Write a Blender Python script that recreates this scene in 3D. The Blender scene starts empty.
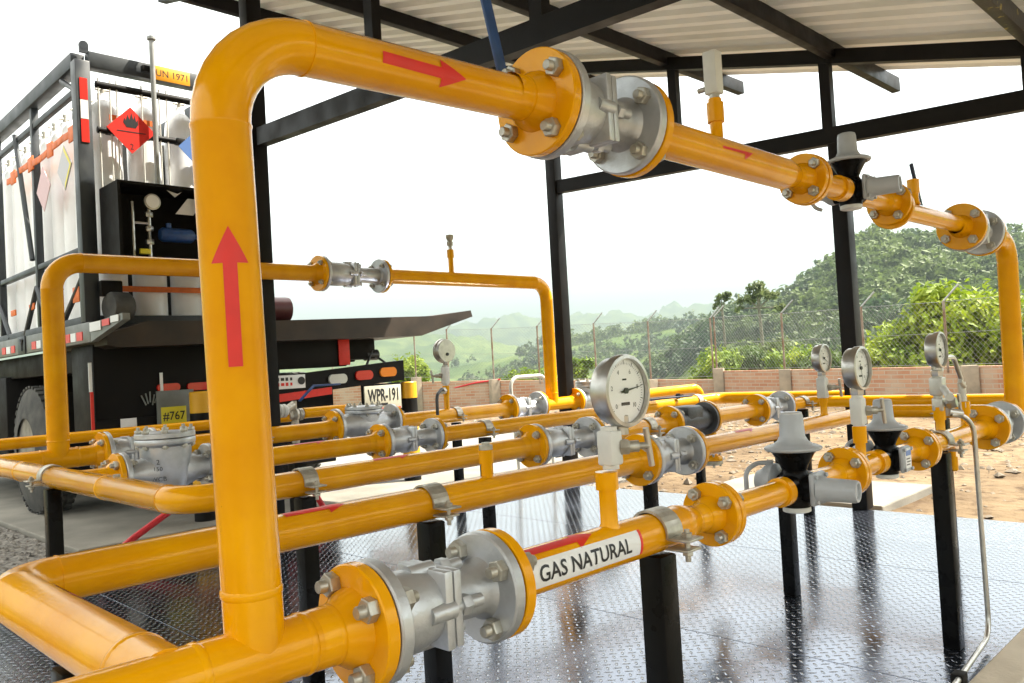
import bpy, bmesh, math, random
import numpy as np
from mathutils import Matrix, Vector
random.seed(7)
RNG = np.random.default_rng(11)
S = bpy.context.scene
COL = S.collection
PI = math.pi
rad = math.radians

# ------------------------------------------------------------------ materials
def nodes_of(m):
    m.use_nodes = True
    return m.node_tree.nodes, m.node_tree.links

def mat(name, col, rough=.5, metal=0., coat=0., var=.0, vscale=6., bump=0., bscale=40., col2=None, rvar=0., spec=.5, detail=4., thr=None):
    m = bpy.data.materials.new(name)
    N, L = nodes_of(m)
    b = N['Principled BSDF']
    b.inputs['Base Color'].default_value = (*col, 1)
    b.inputs['Roughness'].default_value = rough
    b.inputs['Metallic'].default_value = metal
    b.inputs['Coat Weight'].default_value = coat
    b.inputs['Specular IOR Level'].default_value = spec
    tc = N.new('ShaderNodeTexCoord')
    if var > 0 or col2 or rvar > 0:
        nz = N.new('ShaderNodeTexNoise'); nz.inputs['Scale'].default_value = vscale; nz.inputs['Detail'].default_value = detail
        L.new(tc.outputs['Object'], nz.inputs['Vector'])
        mx = N.new('ShaderNodeMix'); mx.data_type = 'RGBA'
        c2 = col2 if col2 else tuple(max(0, c * (1 - var)) for c in col)
        mx.inputs[6].default_value = (*col, 1); mx.inputs[7].default_value = (*c2, 1)
        mr = N.new('ShaderNodeMapRange')
        lo, hi = thr if thr else (.35, .68)
        mr.inputs[1].default_value = lo; mr.inputs[2].default_value = hi
        L.new(nz.outputs['Fac'], mr.inputs[0])
        L.new(mr.outputs[0], mx.inputs[0]); L.new(mx.outputs[2], b.inputs['Base Color'])
        if rvar > 0:
            m2 = N.new('ShaderNodeMapRange'); m2.inputs[3].default_value = rough; m2.inputs[4].default_value = rough + rvar
            L.new(mr.outputs[0], m2.inputs[0]); L.new(m2.outputs[0], b.inputs['Roughness'])
    if bump > 0:
        n2 = N.new('ShaderNodeTexNoise'); n2.inputs['Scale'].default_value = bscale; n2.inputs['Detail'].default_value = 5
        L.new(tc.outputs['Object'], n2.inputs['Vector'])
        bp = N.new('ShaderNodeBump'); bp.inputs['Strength'].default_value = bump; bp.inputs['Distance'].default_value = .01
        L.new(n2.outputs['Fac'], bp.inputs['Height']); L.new(bp.outputs[0], b.inputs['Normal'])
    return m

YEL = mat('yellow_gas_paint', (.84, .378, .0012), .11, coat=.08, col2=(.74, .30, .0008), vscale=9, rvar=.10, bump=.05, bscale=70, spec=.5)
YEL.node_tree.nodes['Principled BSDF'].inputs['Specular Tint'].default_value = (1., .78, .30, 1)
SILV = mat('silver_valve_paint', (.58, .59, .60), .36, metal=.7, var=.25, vscale=14, bump=.12, bscale=120, rvar=.15)
ZINC = mat('zinc_plated_steel', (.50, .48, .42), .36, metal=.75, col2=(.36, .33, .27), vscale=40, rvar=.2, bump=.1, bscale=160)
STEEL = mat('stainless_steel', (.56, .54, .50), .28, metal=1., var=.2, vscale=30, rvar=.12)
GREYP = mat('grey_regulator_paint', (.40, .42, .44), .4, var=.12, vscale=20, bump=.1, bscale=90, coat=.1)
BLK = mat('black_gloss_paint', (.003, .003, .0031), .2, spec=.1, col2=(.007, .0065, .006), vscale=12, rvar=.2, bump=.06, bscale=50)
BLKM = mat('black_matt', (.0035, .003, .003), .5, spec=.18, col2=(.008, .0065, .005), vscale=5, rvar=.2, bump=.1, bscale=30)
STRUCT = mat('black_structural_paint', (.006, .0052, .0056), .4, spec=.2, col2=(.011, .0098, .010), vscale=7, rvar=.2, bump=.08, bscale=25)
PEEL = mat('flaking_black_paint', (.008, .007, .007), .45, col2=(.30, .24, .03), vscale=16, thr=(.62, .66), bump=.15, bscale=30)
def wear_paint(m, spot, sc=38., lo=.70, hi=.735, f=.75):
    N, L = nodes_of(m); b = N['Principled BSDF']; old = b.inputs['Base Color'].links[0].from_socket
    tc = N.new('ShaderNodeTexCoord'); nz = N.new('ShaderNodeTexNoise'); nz.inputs['Scale'].default_value = sc; nz.inputs['Detail'].default_value = 9; nz.inputs['Roughness'].default_value = .72
    L.new(tc.outputs['Object'], nz.inputs['Vector'])
    mr = N.new('ShaderNodeMapRange'); mr.inputs[1].default_value = lo; mr.inputs[2].default_value = hi; mr.inputs[4].default_value = f; L.new(nz.outputs['Fac'], mr.inputs[0])
    mx = N.new('ShaderNodeMix'); mx.data_type = 'RGBA'; mx.inputs[7].default_value = (*spot, 1); L.new(mr.outputs[0], mx.inputs[0]); L.new(old, mx.inputs[6]); L.new(mx.outputs[2], b.inputs['Base Color'])
wear_paint(YEL, (.22, .085, .006)); wear_paint(YEL, (.60, .30, .06), 7., .60, .78, .4)
wear_paint(SILV, (.16, .15, .13), 30., .66, .72, .6)
PILLAR = mat('pillar_concrete', (.36, .29, .21), .9, col2=(.24, .20, .15), vscale=5, bump=.3, bscale=30)
GASK = mat('black_gasket', (.015, .015, .015), .7)
RED = mat('red_sticker', (.72, .022, .012), .4, var=.12, vscale=25)
WHITE = mat('white_label', (.80, .80, .79), .4, var=.05, vscale=20)
INK = mat('black_ink', (.012, .012, .014), .45)
DIAL = mat('dial_white', (.82, .82, .80), .35)
BLUE = mat('blue_vinyl', (.02, .07, .24), .35, var=.3, vscale=30)
NAVY = mat('dark_blue_vinyl', (.015, .025, .06), .35, var=.3, vscale=30)
CREAM = mat('white_powder_coat', (.66, .66, .62), .4, var=.12, vscale=18)
NEEDLEB = mat('needle_valve_steel', (.62, .60, .54), .34, metal=.6, var=.18, vscale=35, rvar=.15)
DKBODY = mat('dark_iron_body', (.075, .077, .08), .42, metal=.3, var=.3, vscale=20, bump=.12, bscale=80)
ROOF = mat('roof_sheet', (.88, .89, .87), .5, col2=(.74, .75, .70), vscale=1.3, rvar=.2)
CONC = mat('concrete', (.27, .25, .21), .85, col2=(.17, .16, .135), vscale=2.2, bump=.3, bscale=35, detail=9)
CURB = mat('concrete_curb', (.62, .54, .42), .85, col2=(.48, .41, .31), vscale=6, bump=.3, bscale=60, detail=8)
CYLW = mat('cylinder_white', (.90, .91, .92), .33, coat=.2, var=.07, vscale=5)
FRAME = mat('container_frame_paint', (.022, .027, .034), .35, col2=(.035, .042, .045), vscale=6, rvar=.2)
RAILG = mat('grey_side_rail', (.20, .215, .205), .45, col2=(.13, .135, .12), vscale=5)
ORANGE = mat('orange_strap', (.75, .16, .015), .55, var=.25, vscale=20)
UNOR = mat('orange_plate', (.85, .36, .02), .4)
REFR = mat('red_reflector', (.70, .03, .02), .3)
REFW = mat('white_reflector', (.75, .75, .74), .3)
PLATEW = mat('licence_plate_white', (.50, .48, .38), .4, var=.06)
SIGNY = mat('sign_yellow', (.72, .62, .03), .4)
PLB = mat('placard_blue', (.10, .20, .48), .4)
PLP = mat('placard_pink', (.62, .42, .44), .45)
PLG = mat('placard_grey', (.50, .50, .54), .45)
AMB = mat('amber_lens', (.9, .24, .015), .2, coat=.6)
LENR = mat('red_lens', (.62, .02, .02), .2, coat=.6)
LENW = mat('clear_lens', (.62, .62, .58), .2, coat=.6)
TYRE = mat('tyre_rubber', (.035, .035, .034), .8, col2=(.085, .082, .072), vscale=7, bump=.3, bscale=60)
RIM = mat('wheel_rim', (.30, .29, .27), .45, metal=.5, var=.4, vscale=14)
RUSTD = mat('worn_deck_steel', (.016, .011, .008), .45, metal=.2, col2=(.05, .034, .022), vscale=3.5, rvar=.2)
MAROON = mat('maroon_paint', (.09, .018, .02), .35)
BOLY = mat('bollard_yellow', (.78, .40, .012), .4, var=.1)
WOODY = mat('bark', (.12, .085, .055), .9, var=.5, vscale=9, bump=.4, bscale=20)
PALEB = mat('pale_bark', (.20, .18, .14), .85, var=.4, vscale=6, bump=.3, bscale=15)
GALV = mat('galvanised_post', (.34, .35, .34), .5, metal=.4, var=.3, vscale=8)
RUSTP = mat('rusty_fence_post', (.16, .085, .045), .7, col2=(.27, .23, .19), vscale=5)
WIRE = mat('galvanised_wire', (.26, .27, .27), .45, metal=.5)
STONE = mat('stone', (.26, .215, .16), .9, col2=(.13, .105, .08), vscale=3., bump=.2)
GREYST = mat('grey_stone', (.30, .275, .24), .9, col2=(.05, .046, .04), vscale=28., bump=.2)
REDHOSE = mat('red_hose', (.60, .02, .03), .45, var=.2, vscale=20)

def leafmat(name, c1, c2, sc=.9):
    m = bpy.data.materials.new(name); N, L = nodes_of(m); b = N['Principled BSDF']
    tc = N.new('ShaderNodeTexCoord'); nz = N.new('ShaderNodeTexNoise'); nz.inputs['Scale'].default_value = sc; nz.inputs['Detail'].default_value = 6
    L.new(tc.outputs['Object'], nz.inputs['Vector'])
    mr = N.new('ShaderNodeMapRange'); mr.inputs[1].default_value = .32; mr.inputs[2].default_value = .68; L.new(nz.outputs['Fac'], mr.inputs[0])
    mx = N.new('ShaderNodeMix'); mx.data_type = 'RGBA'; mx.inputs[6].default_value = (*c1, 1); mx.inputs[7].default_value = (*c2, 1)
    L.new(mr.outputs[0], mx.inputs[0]); L.new(mx.outputs[2], b.inputs['Base Color'])
    b.inputs['Roughness'].default_value = .6
    tr = N.new('ShaderNodeBsdfTranslucent'); L.new(mx.outputs[2], tr.inputs['Color'])
    ms = N.new('ShaderNodeMixShader'); ms.inputs[0].default_value = .35
    L.new(b.outputs[0], ms.inputs[1]); L.new(tr.outputs[0], ms.inputs[2]); L.new(ms.outputs[0], N['Material Output'].inputs['Surface'])
    return m
LEAF_BR = leafmat('leaf_bright', (.11, .20, .008), (.30, .36, .016), 1.1)
LEAF_MID = leafmat('leaf_mid', (.05, .10, .018), (.11, .155, .03), .6)
LEAF_PALE = leafmat('leaf_pale', (.10, .14, .045), (.17, .20, .07), .5)
LEAF_FAR = leafmat('leaf_far', (.03, .064, .03), (.145, .195, .05), .035)

def glassmat():
    m = bpy.data.materials.new('gauge_glass'); N, L = nodes_of(m); N.remove(N['Principled BSDF'])
    t = N.new('ShaderNodeBsdfTransparent'); g = N.new('ShaderNodeBsdfGlossy'); g.inputs['Roughness'].default_value = .03
    f = N.new('ShaderNodeFresnel'); f.inputs['IOR'].default_value = 1.45
    ms = N.new('ShaderNodeMixShader'); ms.inputs[0].default_value = .05; L.new(t.outputs[0], ms.inputs[1]); L.new(g.outputs[0], ms.inputs[2])
    L.new(ms.outputs[0], N['Material Output'].inputs['Surface'])
    return m
GLASS = glassmat()

def platemat():
    """black painted tread plate: raised lozenges laid alternately, as bump"""
    m = bpy.data.materials.new('tread_plate'); N, L = nodes_of(m); b = N['Principled BSDF']
    tc = N.new('ShaderNodeTexCoord'); sp = N.new('ShaderNodeSeparateXYZ'); L.new(tc.outputs['Object'], sp.inputs[0])
    def M(op, a, c=None, use=None):
        n = N.new('ShaderNodeMath'); n.operation = op
        for i, v in enumerate((a, c)):
            if v is None: continue
            if isinstance(v, (int, float)): n.inputs[i].default_value = v
            else: L.new(v, n.inputs[i])
        return n.outputs[0]
    P = .034
    u = M('DIVIDE', M('ADD', sp.outputs[0], sp.outputs[1]), P * 1.414)
    v = M('DIVIDE', M('SUBTRACT', sp.outputs[0], sp.outputs[1]), P * 1.414)
    fu = M('SUBTRACT', M('FRACT', u), .5); fv = M('SUBTRACT', M('FRACT', v), .5)
    par = M('MODULO', M('ABSOLUTE', M('ADD', M('FLOOR', u), M('FLOOR', v))), 2.0)
    # ellipse along u or along v by parity
    def ell(a, c):
        d = M('ADD', M('POWER', M('DIVIDE', a, .44), 2.0), M('POWER', M('DIVIDE', c, .15), 2.0))
        return M('MAXIMUM', M('SUBTRACT', 1.0, d), 0.0)
    e1 = ell(fu, fv); e2 = ell(fv, fu)
    pm = M('GREATER_THAN', par, .5)
    h = M('ADD', M('MULTIPLY', e1, pm), M('MULTIPLY', e2, M('SUBTRACT', 1.0, pm)))
    h = M('POWER', h, .6)
    nz = N.new('ShaderNodeTexNoise'); nz.inputs['Scale'].default_value = 2.6; nz.inputs['Detail'].default_value = 6
    L.new(tc.outputs['Object'], nz.inputs['Vector'])
    nb = N.new('ShaderNodeTexNoise'); nb.inputs['Scale'].default_value = 5.; nb.inputs['Detail'].default_value = 2
    L.new(tc.outputs['Object'], nb.inputs['Vector'])
    hh = M('ADD', M('MULTIPLY', h, .0021), M('MULTIPLY', nb.outputs['Fac'], .0018))
    bp = N.new('ShaderNodeBump'); bp.inputs['Strength'].default_value = 1.; bp.inputs['Distance'].default_value = 1.
    L.new(hh, bp.inputs['Height']); L.new(bp.outputs[0], b.inputs['Normal'])
    mr = N.new('ShaderNodeMapRange'); mr.inputs[1].default_value = .3; mr.inputs[2].default_value = .7; mr.inputs[3].default_value = .10; mr.inputs[4].default_value = .24
    L.new(nz.outputs['Fac'], mr.inputs[0]); L.new(mr.outputs[0], b.inputs['Roughness'])
    mx = N.new('ShaderNodeMix'); mx.data_type = 'RGBA'; mx.inputs[6].default_value = (.125, .145, .205, 1); mx.inputs[7].default_value = (.185, .21, .28, 1)
    L.new(nz.outputs['Fac'], mx.inputs[0])
    wear = N.new('ShaderNodeMix'); wear.data_type = 'RGBA'; wear.inputs[7].default_value = (.5, .53, .58, 1)
    L.new(M('MULTIPLY', M('GREATER_THAN', h, .75), .7), wear.inputs[0]); L.new(mx.outputs[2], wear.inputs[6])
    L.new(wear.outputs[2], b.inputs['Base Color'])
    b.inputs['Coat Weight'].default_value = .6; b.inputs['Coat Roughness'].default_value = .14
    L.new(bp.outputs[0], b.inputs['Coat Normal'])
    b.inputs['Specular IOR Level'].default_value = .8; b.inputs['Metallic'].default_value = .95
    return m
TREAD = platemat()

def brickmat():
    m = bpy.data.materials.new('brick_wall'); N, L = nodes_of(m); b = N['Principled BSDF']
    tc = N.new('ShaderNodeTexCoord')
    mp = N.new('ShaderNodeMapping'); L.new(tc.outputs['UV'], mp.inputs[0])
    br = N.new('ShaderNodeTexBrick'); br.inputs['Scale'].default_value = 1.; br.inputs['Brick Width'].default_value = .29; br.inputs['Row Height'].default_value = .078
    br.inputs['Mortar Size'].default_value = .009; br.inputs['Color1'].default_value = (.37, .17, .095, 1); br.inputs['Color2'].default_value = (.46, .275, .175, 1); br.inputs['Mortar'].default_value = (.40, .34, .27, 1)
    L.new(mp.outputs[0], br.inputs['Vector'])
    nz = N.new('ShaderNodeTexNoise'); nz.inputs['Scale'].default_value = 1.6; nz.inputs['Detail'].default_value = 7; L.new(tc.outputs['UV'], nz.inputs['Vector'])
    mr = N.new('ShaderNodeMapRange'); mr.inputs[1].default_value = .48; mr.inputs[2].default_value = .7; mr.inputs[4].default_value = .75; L.new(nz.outputs['Fac'], mr.inputs[0])
    mx = N.new('ShaderNodeMix'); mx.data_type = 'RGBA'; mx.inputs[7].default_value = (.42, .34, .26, 1); L.new(mr.outputs[0], mx.inputs[0]); L.new(br.outputs['Color'], mx.inputs[6])
    L.new(mx.outputs[2], b.inputs['Base Color']); b.inputs['Roughness'].default_value = .9
    bp = N.new('ShaderNodeBump'); bp.inputs['Strength'].default_value = .6; bp.inputs['Distance'].default_value = .01; bp.invert = True
    L.new(br.outputs['Fac'], bp.inputs['Height']); L.new(bp.outputs[0], b.inputs['Normal'])
    return m
BRICK = brickmat()

def groundmat():
    m = bpy.data.materials.new('ground_soil_and_grass'); N, L = nodes_of(m); b = N['Principled BSDF']
    tc = N.new('ShaderNodeTexCoord')
    def noise(sc, det=6):
        n = N.new('ShaderNodeTexNoise'); n.inputs['Scale'].default_value = sc; n.inputs['Detail'].default_value = det; L.new(tc.outputs['Object'], n.inputs['Vector']); return n.outputs['Fac']
    def mix(f, a, c):
        x = N.new('ShaderNodeMix'); x.data_type = 'RGBA'
        L.new(f, x.inputs[0])
        for i, v in ((6, a), (7, c)):
            if isinstance(v, tuple): x.inputs[i].default_value = (*v, 1)
            else: L.new(v, x.inputs[i])
        return x.outputs[2]
    def rng(f, a, c, lo=0., hi=1.):
        r = N.new('ShaderNodeMapRange'); r.inputs[1].default_value = a; r.inputs[2].default_value = c; r.inputs[3].default_value = lo; r.inputs[4].default_value = hi; L.new(f, r.inputs[0]); return r.outputs[0]
    sand = mix(rng(noise(1.1, 8), .38, .62), (.20, .145, .088), (.125, .087, .052))
    sand = mix(rng(noise(9., 8), .52, .66), sand, (.09, .06, .037))
    g = mix(rng(noise(.022, 7), .4, .62), (.05, .085, .024), (.125, .165, .042))
    g = mix(rng(noise(.25, 5), .5, .7), g, (.045, .08, .022))
    vl = N.new('ShaderNodeVectorMath'); vl.operation = 'LENGTH'; L.new(tc.outputs['Object'], vl.inputs[0])
    ad = N.new('ShaderNodeMath'); ad.operation = 'MULTIPLY_ADD'; ad.inputs[1].default_value = 5.; L.new(noise(.4, 3), ad.inputs[0]); L.new(vl.outputs['Value'], ad.inputs[2])
    L.new(mix(rng(ad.outputs[0], 23., 26.), sand, g), b.inputs['Base Color'])
    b.inputs['Roughness'].default_value = .95; b.inputs['Specular IOR Level'].default_value = .1
    bp = N.new('ShaderNodeBump'); bp.inputs['Strength'].default_value = .9; bp.inputs['Distance'].default_value = .06
    L.new(noise(7., 9), bp.inputs['Height']); L.new(bp.outputs[0], b.inputs['Normal'])
    return m
GROUND = groundmat()

# ------------------------------------------------------------------ mesh builder
class MB:
    def __init__(self, M=None):
        self.bm = bmesh.new(); self.M = M or Matrix()
    def _v(self, co): return self.bm.verts.new(self.M @ Vector(co))
    def rings(self, rings, closed=True, cap=True):
        R = [[self._v(p) for p in r] for r in rings]
        n = len(R[0])
        for a, b in zip(R, R[1:]):
            for i in range(n if closed else n - 1):
                j = (i + 1) % n
                self.bm.faces.new((a[i], a[j], b[j], b[i]))
        if cap and closed:
            self.bm.faces.new(list(reversed(R[0]))); self.bm.faces.new(R[-1])
        return R
    def lathe(self, prof, o=(0, 0, 0), ax=(1, 0, 0), seg=32, cap=True):
        """prof: (along axis, radius) pairs"""
        ax = Vector(ax).normalized(); t = Vector((0, 0, 1)) if abs(ax.z) < .9 else Vector((1, 0, 0))
        u = ax.cross(t).normalized(); w = ax.cross(u).normalized(); o = Vector(o)
        self.rings([[o + ax * h + (u * math.cos(2 * PI * k / seg) + w * math.sin(2 * PI * k / seg)) * max(r, 1e-4) for k in range(seg)] for h, r in prof], cap=cap)
        return self
    def rod(self, a, b, r, seg=16):
        a = Vector(a); d = Vector(b) - a
        return self.lathe([(0, r), (d.length, r)], a, d, seg)
    def box(self, c, s, bev=0., rot=None):
        M = Matrix.Translation(c) @ (rot.to_4x4() if rot is not None else Matrix()) @ Matrix.Diagonal((*s, 1))
        g = bmesh.ops.create_cube(self.bm, size=1, matrix=self.M @ M)
        if bev > 0:
            es = list({e for v in g['verts'] for e in v.link_edges})
            bmesh.ops.bevel(self.bm, geom=es, offset=bev, segments=2, affect='EDGES', profile=.5)
        return self
    def prism(self, pts, d, axis='y'):
        """polygon pts (2-D) pushed d=(from,to) along axis"""
        def P(p, t):
            return {'x': (t, p[0], p[1]), 'y': (p[0], t, p[1]), 'z': (p[0], p[1], t)}[axis]
        a = [self._v(P(p, d[0])) for p in pts]; b = [self._v(P(p, d[1])) for p in pts]
        n = len(pts)
        self.bm.faces.new(a); self.bm.faces.new(list(reversed(b)))
        for i in range(n):
            self.bm.faces.new((a[i], b[i], b[(i + 1) % n], a[(i + 1) % n]))
        return self
    def tube(self, pts, r, R=.1, seg=24, weld=True, bead=1.035, arc=9, cap=True):
        """pipe along pts with rounded elbows of radius R"""
        pts = [Vector(p) for p in pts]
        path = [(pts[0], (pts[1] - pts[0]).normalized(), r)]
        for i in range(1, len(pts) - 1):
            a, p, b = pts[i - 1], pts[i], pts[i + 1]
            d1 = (p - a).normalized(); d2 = (b - p).normalized(); ang = d1.angle(d2)
            if ang < 1e-3: continue
            t = min(R * math.tan(ang / 2), (p - a).length * .49 if i > 1 else (p - a).length * .95, (b - p).length * (.49 if i < len(pts) - 2 else .95))
            Re = t / math.tan(ang / 2); c = p - d1 * t + (d2 - d1 * d1.dot(d2)).normalized() * Re
            n = d1.cross(d2).normalized(); v0 = (p - d1 * t) - c
            if weld:
                for k, f in ((-.006, 1), (-.003, bead), (.0, bead)): path.append((p - d1 * (t - k), d1, r * f))
            for k in range(arc + 1):
                q = Matrix.Rotation(ang * k / arc, 3, n)
                path.append((c + q @ v0, q @ d1, r))
            if weld:
                for k, f in ((0., bead), (.003, bead), (.006, 1)): path.append((p + d2 * (t + k), d2, r * f))
        path.append((pts[-1], (pts[-1] - pts[-2]).normalized(), r))
        t0 = path[0][1]; u = t0.cross(Vector((0, 0, 1)) if abs(t0.z) < .9 else Vector((1, 0, 0))).normalized()
        rings = []
        for p, d, rr in path:
            u = (u - d * u.dot(d)).normalized(); w = d.cross(u)
            rings.append([p + (u * math.cos(2 * PI * k / seg) + w * math.sin(2 * PI * k / seg)) * rr for k in range(seg)])
        self.rings(rings, cap=cap)
        return self
    def bead(self, c, ax, r):
        ax = Vector(ax); c = Vector(c)
        return self.lathe([(-.006, r * .99), (-.003, r * 1.035), (.003, r * 1.035), (.006, r * .99)], c, ax, 28, cap=False)
    def hexnut(self, c, ax, r, h):
        ax = Vector(ax).normalized(); c = Vector(c)
        return self.lathe([(0, r * .93), (h * .1, r), (h * .9, r), (h, r * .9)], c, ax, 6)
    def build(self, name, m, parent=None, base=None, smooth=40.):
        bmesh.ops.recalc_face_normals(self.bm, faces=self.bm.faces)
        off = Vector(base) if base is not None else (Vector(parent['_w']) if parent is not None else Vector((0, 0, 0)))
        if off.length: bmesh.ops.translate(self.bm, verts=self.bm.verts, vec=-off)
        me = bpy.data.meshes.new(name); self.bm.to_mesh(me); self.bm.free()
        if smooth:
            me.polygons.foreach_set('use_smooth', [True] * len(me.polygons)); me.set_sharp_from_angle(angle=rad(smooth))
        me.materials.append(m)
        o = bpy.data.objects.new(name, me); COL.objects.link(o)
        pw = Vector(parent['_w']) if parent is not None else Vector((0, 0, 0))
        if parent is not None: o.parent = parent
        o.location = off - pw
        o['_w'] = tuple(off)
        return o

def thing(name, label, cat, base=(0, 0, 0), group=None):
    o = bpy.data.objects.new(name, None); COL.objects.link(o); o.location = base; o['_w'] = tuple(base)
    o.empty_display_size = .05
    o['label'] = label; o['category'] = cat
    if group: o['group'] = group
    return o
def tag(o, label, cat, group=None):
    o['label'] = label; o['category'] = cat
    if group: o['group'] = group
    return o
def structure(o, kind='structure'):
    o['kind'] = kind; return o
def place(o, parent, w):
    """a linked copy of a part at world point w under parent"""
    c = o.copy(); COL.objects.link(c); c.parent = parent; c.location = Vector(w) - Vector(parent['_w']); c['_w'] = tuple(w); return c
def copy_tree(src, base, label=None):
    def rec(s, par):
        c = s.copy(); COL.objects.link(c)
        if par is not None: c.parent = par
        for k in [k for k in s.children]: rec(k, c)
        return c
    c = rec(src, None); c.location = base; c['_w'] = tuple(base)
    if label: c['label'] = label
    return c

# text as a flat mesh in the u,v plane -> returns bmesh
def text_bm(s, h, spacing=1.0, sx=1.0, bold=0.):
    cu = bpy.data.curves.new('txt', 'FONT'); cu.body = s; cu.size = 1.; cu.align_x = 'CENTER'; cu.align_y = 'CENTER'; cu.space_character = spacing; cu.resolution_u = 3; cu.offset = bold
    o = bpy.data.objects.new('txt', cu); COL.objects.link(o)
    dg = bpy.context.evaluated_depsgraph_get(); me = bpy.data.meshes.new_from_object(o.evaluated_get(dg))
    bm = bmesh.new(); bm.from_mesh(me); bpy.data.objects.remove(o); bpy.data.meshes.remove(me)
    ys = [v.co.y for v in bm.verts]; k = h / (max(ys) - min(ys)); c = (max(ys) + min(ys)) / 2
    xs = [v.co.x for v in bm.verts]; cx = (max(xs) + min(xs)) / 2
    for v in bm.verts: v.co = Vector(((v.co.x - cx) * k * sx, (v.co.y - c) * k, 0))
    return bm
def poly_bm(pts):
    bm = bmesh.new(); bm.faces.new([bm.verts.new((p[0], p[1], 0)) for p in pts]); return bm
def map_bm(bm, f, name, m, parent, thick=0.):
    for v in bm.verts: v.co = f(v.co.x, v.co.y)
    b = MB(); b.bm.free(); b.bm = bm
    return b.build(name, m, parent, smooth=60)
def flat(bm, o, U, V, name, m, parent):
    o, U, V = Vector(o), Vector(U), Vector(V)
    return map_bm(bm, lambda x, y: o + U * x + V * y, name, m, parent)
def wrap(bm, o, ax, ref, r, name, m, parent, step=.006):
    """lay u along ax and v round a cylinder of radius r; ref = outward direction of v=0 (v grows towards ax x ref ... up)"""
    ys = [v.co.y for v in bm.verts]; y = math.ceil(min(ys) / step) * step
    while y < max(ys):
        bmesh.ops.bisect_plane(bm, geom=bm.verts[:] + bm.edges[:] + bm.faces[:], plane_co=(0, y, 0), plane_no=(0, 1, 0)); y += step
    o, ax, ref = Vector(o), Vector(ax).normalized(), Vector(ref).normalized()
    t = ref.cross(ax)
    return map_bm(bm, lambda u, v: o + ax * u + (ref * math.cos(v / r) + t * math.sin(v / r)) * r, name, m, parent)
def arrow_pts(L, w, hw, hl):
    return [(-L / 2, -w / 2), (L / 2 - hl, -w / 2), (L / 2 - hl, -hw / 2), (L / 2, 0), (L / 2 - hl, hw / 2), (L / 2 - hl, w / 2), (-L / 2, w / 2)]

# ------------------------------------------------------------------ camera, light, sky
H = 1.05
cam = bpy.data.cameras.new('camera'); cam.sensor_width = 36; cam.lens = 816.96 / 1024 * 36; cam.clip_start = .05; cam.clip_end = 9000
co = bpy.data.objects.new('camera', cam); COL.objects.link(co); S.camera = co
ya, pi_, ro = rad(45.1305), rad(1.5816), rad(-3.2562)
F = Vector((math.cos(ya) * math.cos(pi_), math.sin(ya) * math.cos(pi_), math.sin(pi_)))
Rt = Vector((math.sin(ya), -math.cos(ya), 0)); U = Rt.cross(F)
R2 = Rt * math.cos(ro) + U * math.sin(ro); U2 = U * math.cos(ro) - Rt * math.sin(ro)
co.matrix_world = Matrix(((R2.x, U2.x, -F.x, 0), (R2.y, U2.y, -F.y, 0), (R2.z, U2.z, -F.z, H), (0, 0, 0, 1)))
cam.shift_y = 0.0
SUN = Vector((.5, -.30, .835)).normalized()
sl = bpy.data.lights.new('sun', 'SUN'); sl.energy = 4.2; sl.angle = rad(.53); sl.color = (1, .93, .80)
so = bpy.data.objects.new('sun', sl); COL.objects.link(so); so.rotation_euler = SUN.to_track_quat('Z', 'Y').to_euler(); so.location = (20, -12, 30)
W = bpy.data.worlds.new('World'); S.world = W; W.use_nodes = True
N, L = W.node_tree.nodes, W.node_tree.links
bg = N['Background']; sk = N.new('ShaderNodeTexSky'); sk.sky_type = 'NISHITA'; sk.sun_disc = False
sk.sun_elevation = math.asin(SUN.z); sk.sun_rotation = math.atan2(SUN.x, SUN.y); sk.dust_density = 3.; sk.air_density = 1.; sk.altitude = 1200
L.new(sk.outputs[0], bg.inputs[0]); bg.inputs[1].default_value = .06
bg2 = N.new('ShaderNodeBackground'); bg2.inputs[0].default_value = (1.0, .94, .77, 1); bg2.inputs[1].default_value = .66
ad = N.new('ShaderNodeAddShader'); L.new(bg.outputs[0], ad.inputs[0]); L.new(bg2.outputs[0], ad.inputs[1]); L.new(ad.outputs[0], N['World Output'].inputs[0])
S.view_settings.view_transform = 'Standard'; S.view_settings.look = 'None'; S.view_settings.exposure = 2.2; S.view_settings.gamma = 1
S.render.engine = 'CYCLES'; S.cycles.max_bounces = 8; S.cycles.transparent_max_bounces = 12; S.cycles.use_denoising = True
S.cycles.sample_clamp_indirect = 6.

# ------------------------------------------------------------------ piping kit
ZP, Y1, Y2, Y3, Y4, Y5, ZT, ZB5 = .70, .975, 1.69, 2.41, 3.35, 4.60, 1.50, 1.707
RM, RN, R1, R5, F5 = .043, .0295, .0395, .052, .115          # main and thin pipe radius
_bolt = {}
def bolt_mesh(grip, k):
    key = (round(grip, 4), round(k, 3))
    if key not in _bolt:
        g = grip / 2; b = MB()
        b.lathe([(-g - .028 * k, .0078 * k), (-g - .0265 * k, .009 * k), (g + .0265 * k, .009 * k), (g + .028 * k, .0078 * k)], (0, 0, 0), (1, 0, 0), 12)
        b.hexnut((g, 0, 0), (1, 0, 0), .0172 * k, .016 * k); b.hexnut((-g, 0, 0), (-1, 0, 0), .0172 * k, .016 * k)
        o = b.build('bolt', ZINC); _bolt[key] = o.data; bpy.data.objects.remove(o)
    return _bolt[key]
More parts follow.
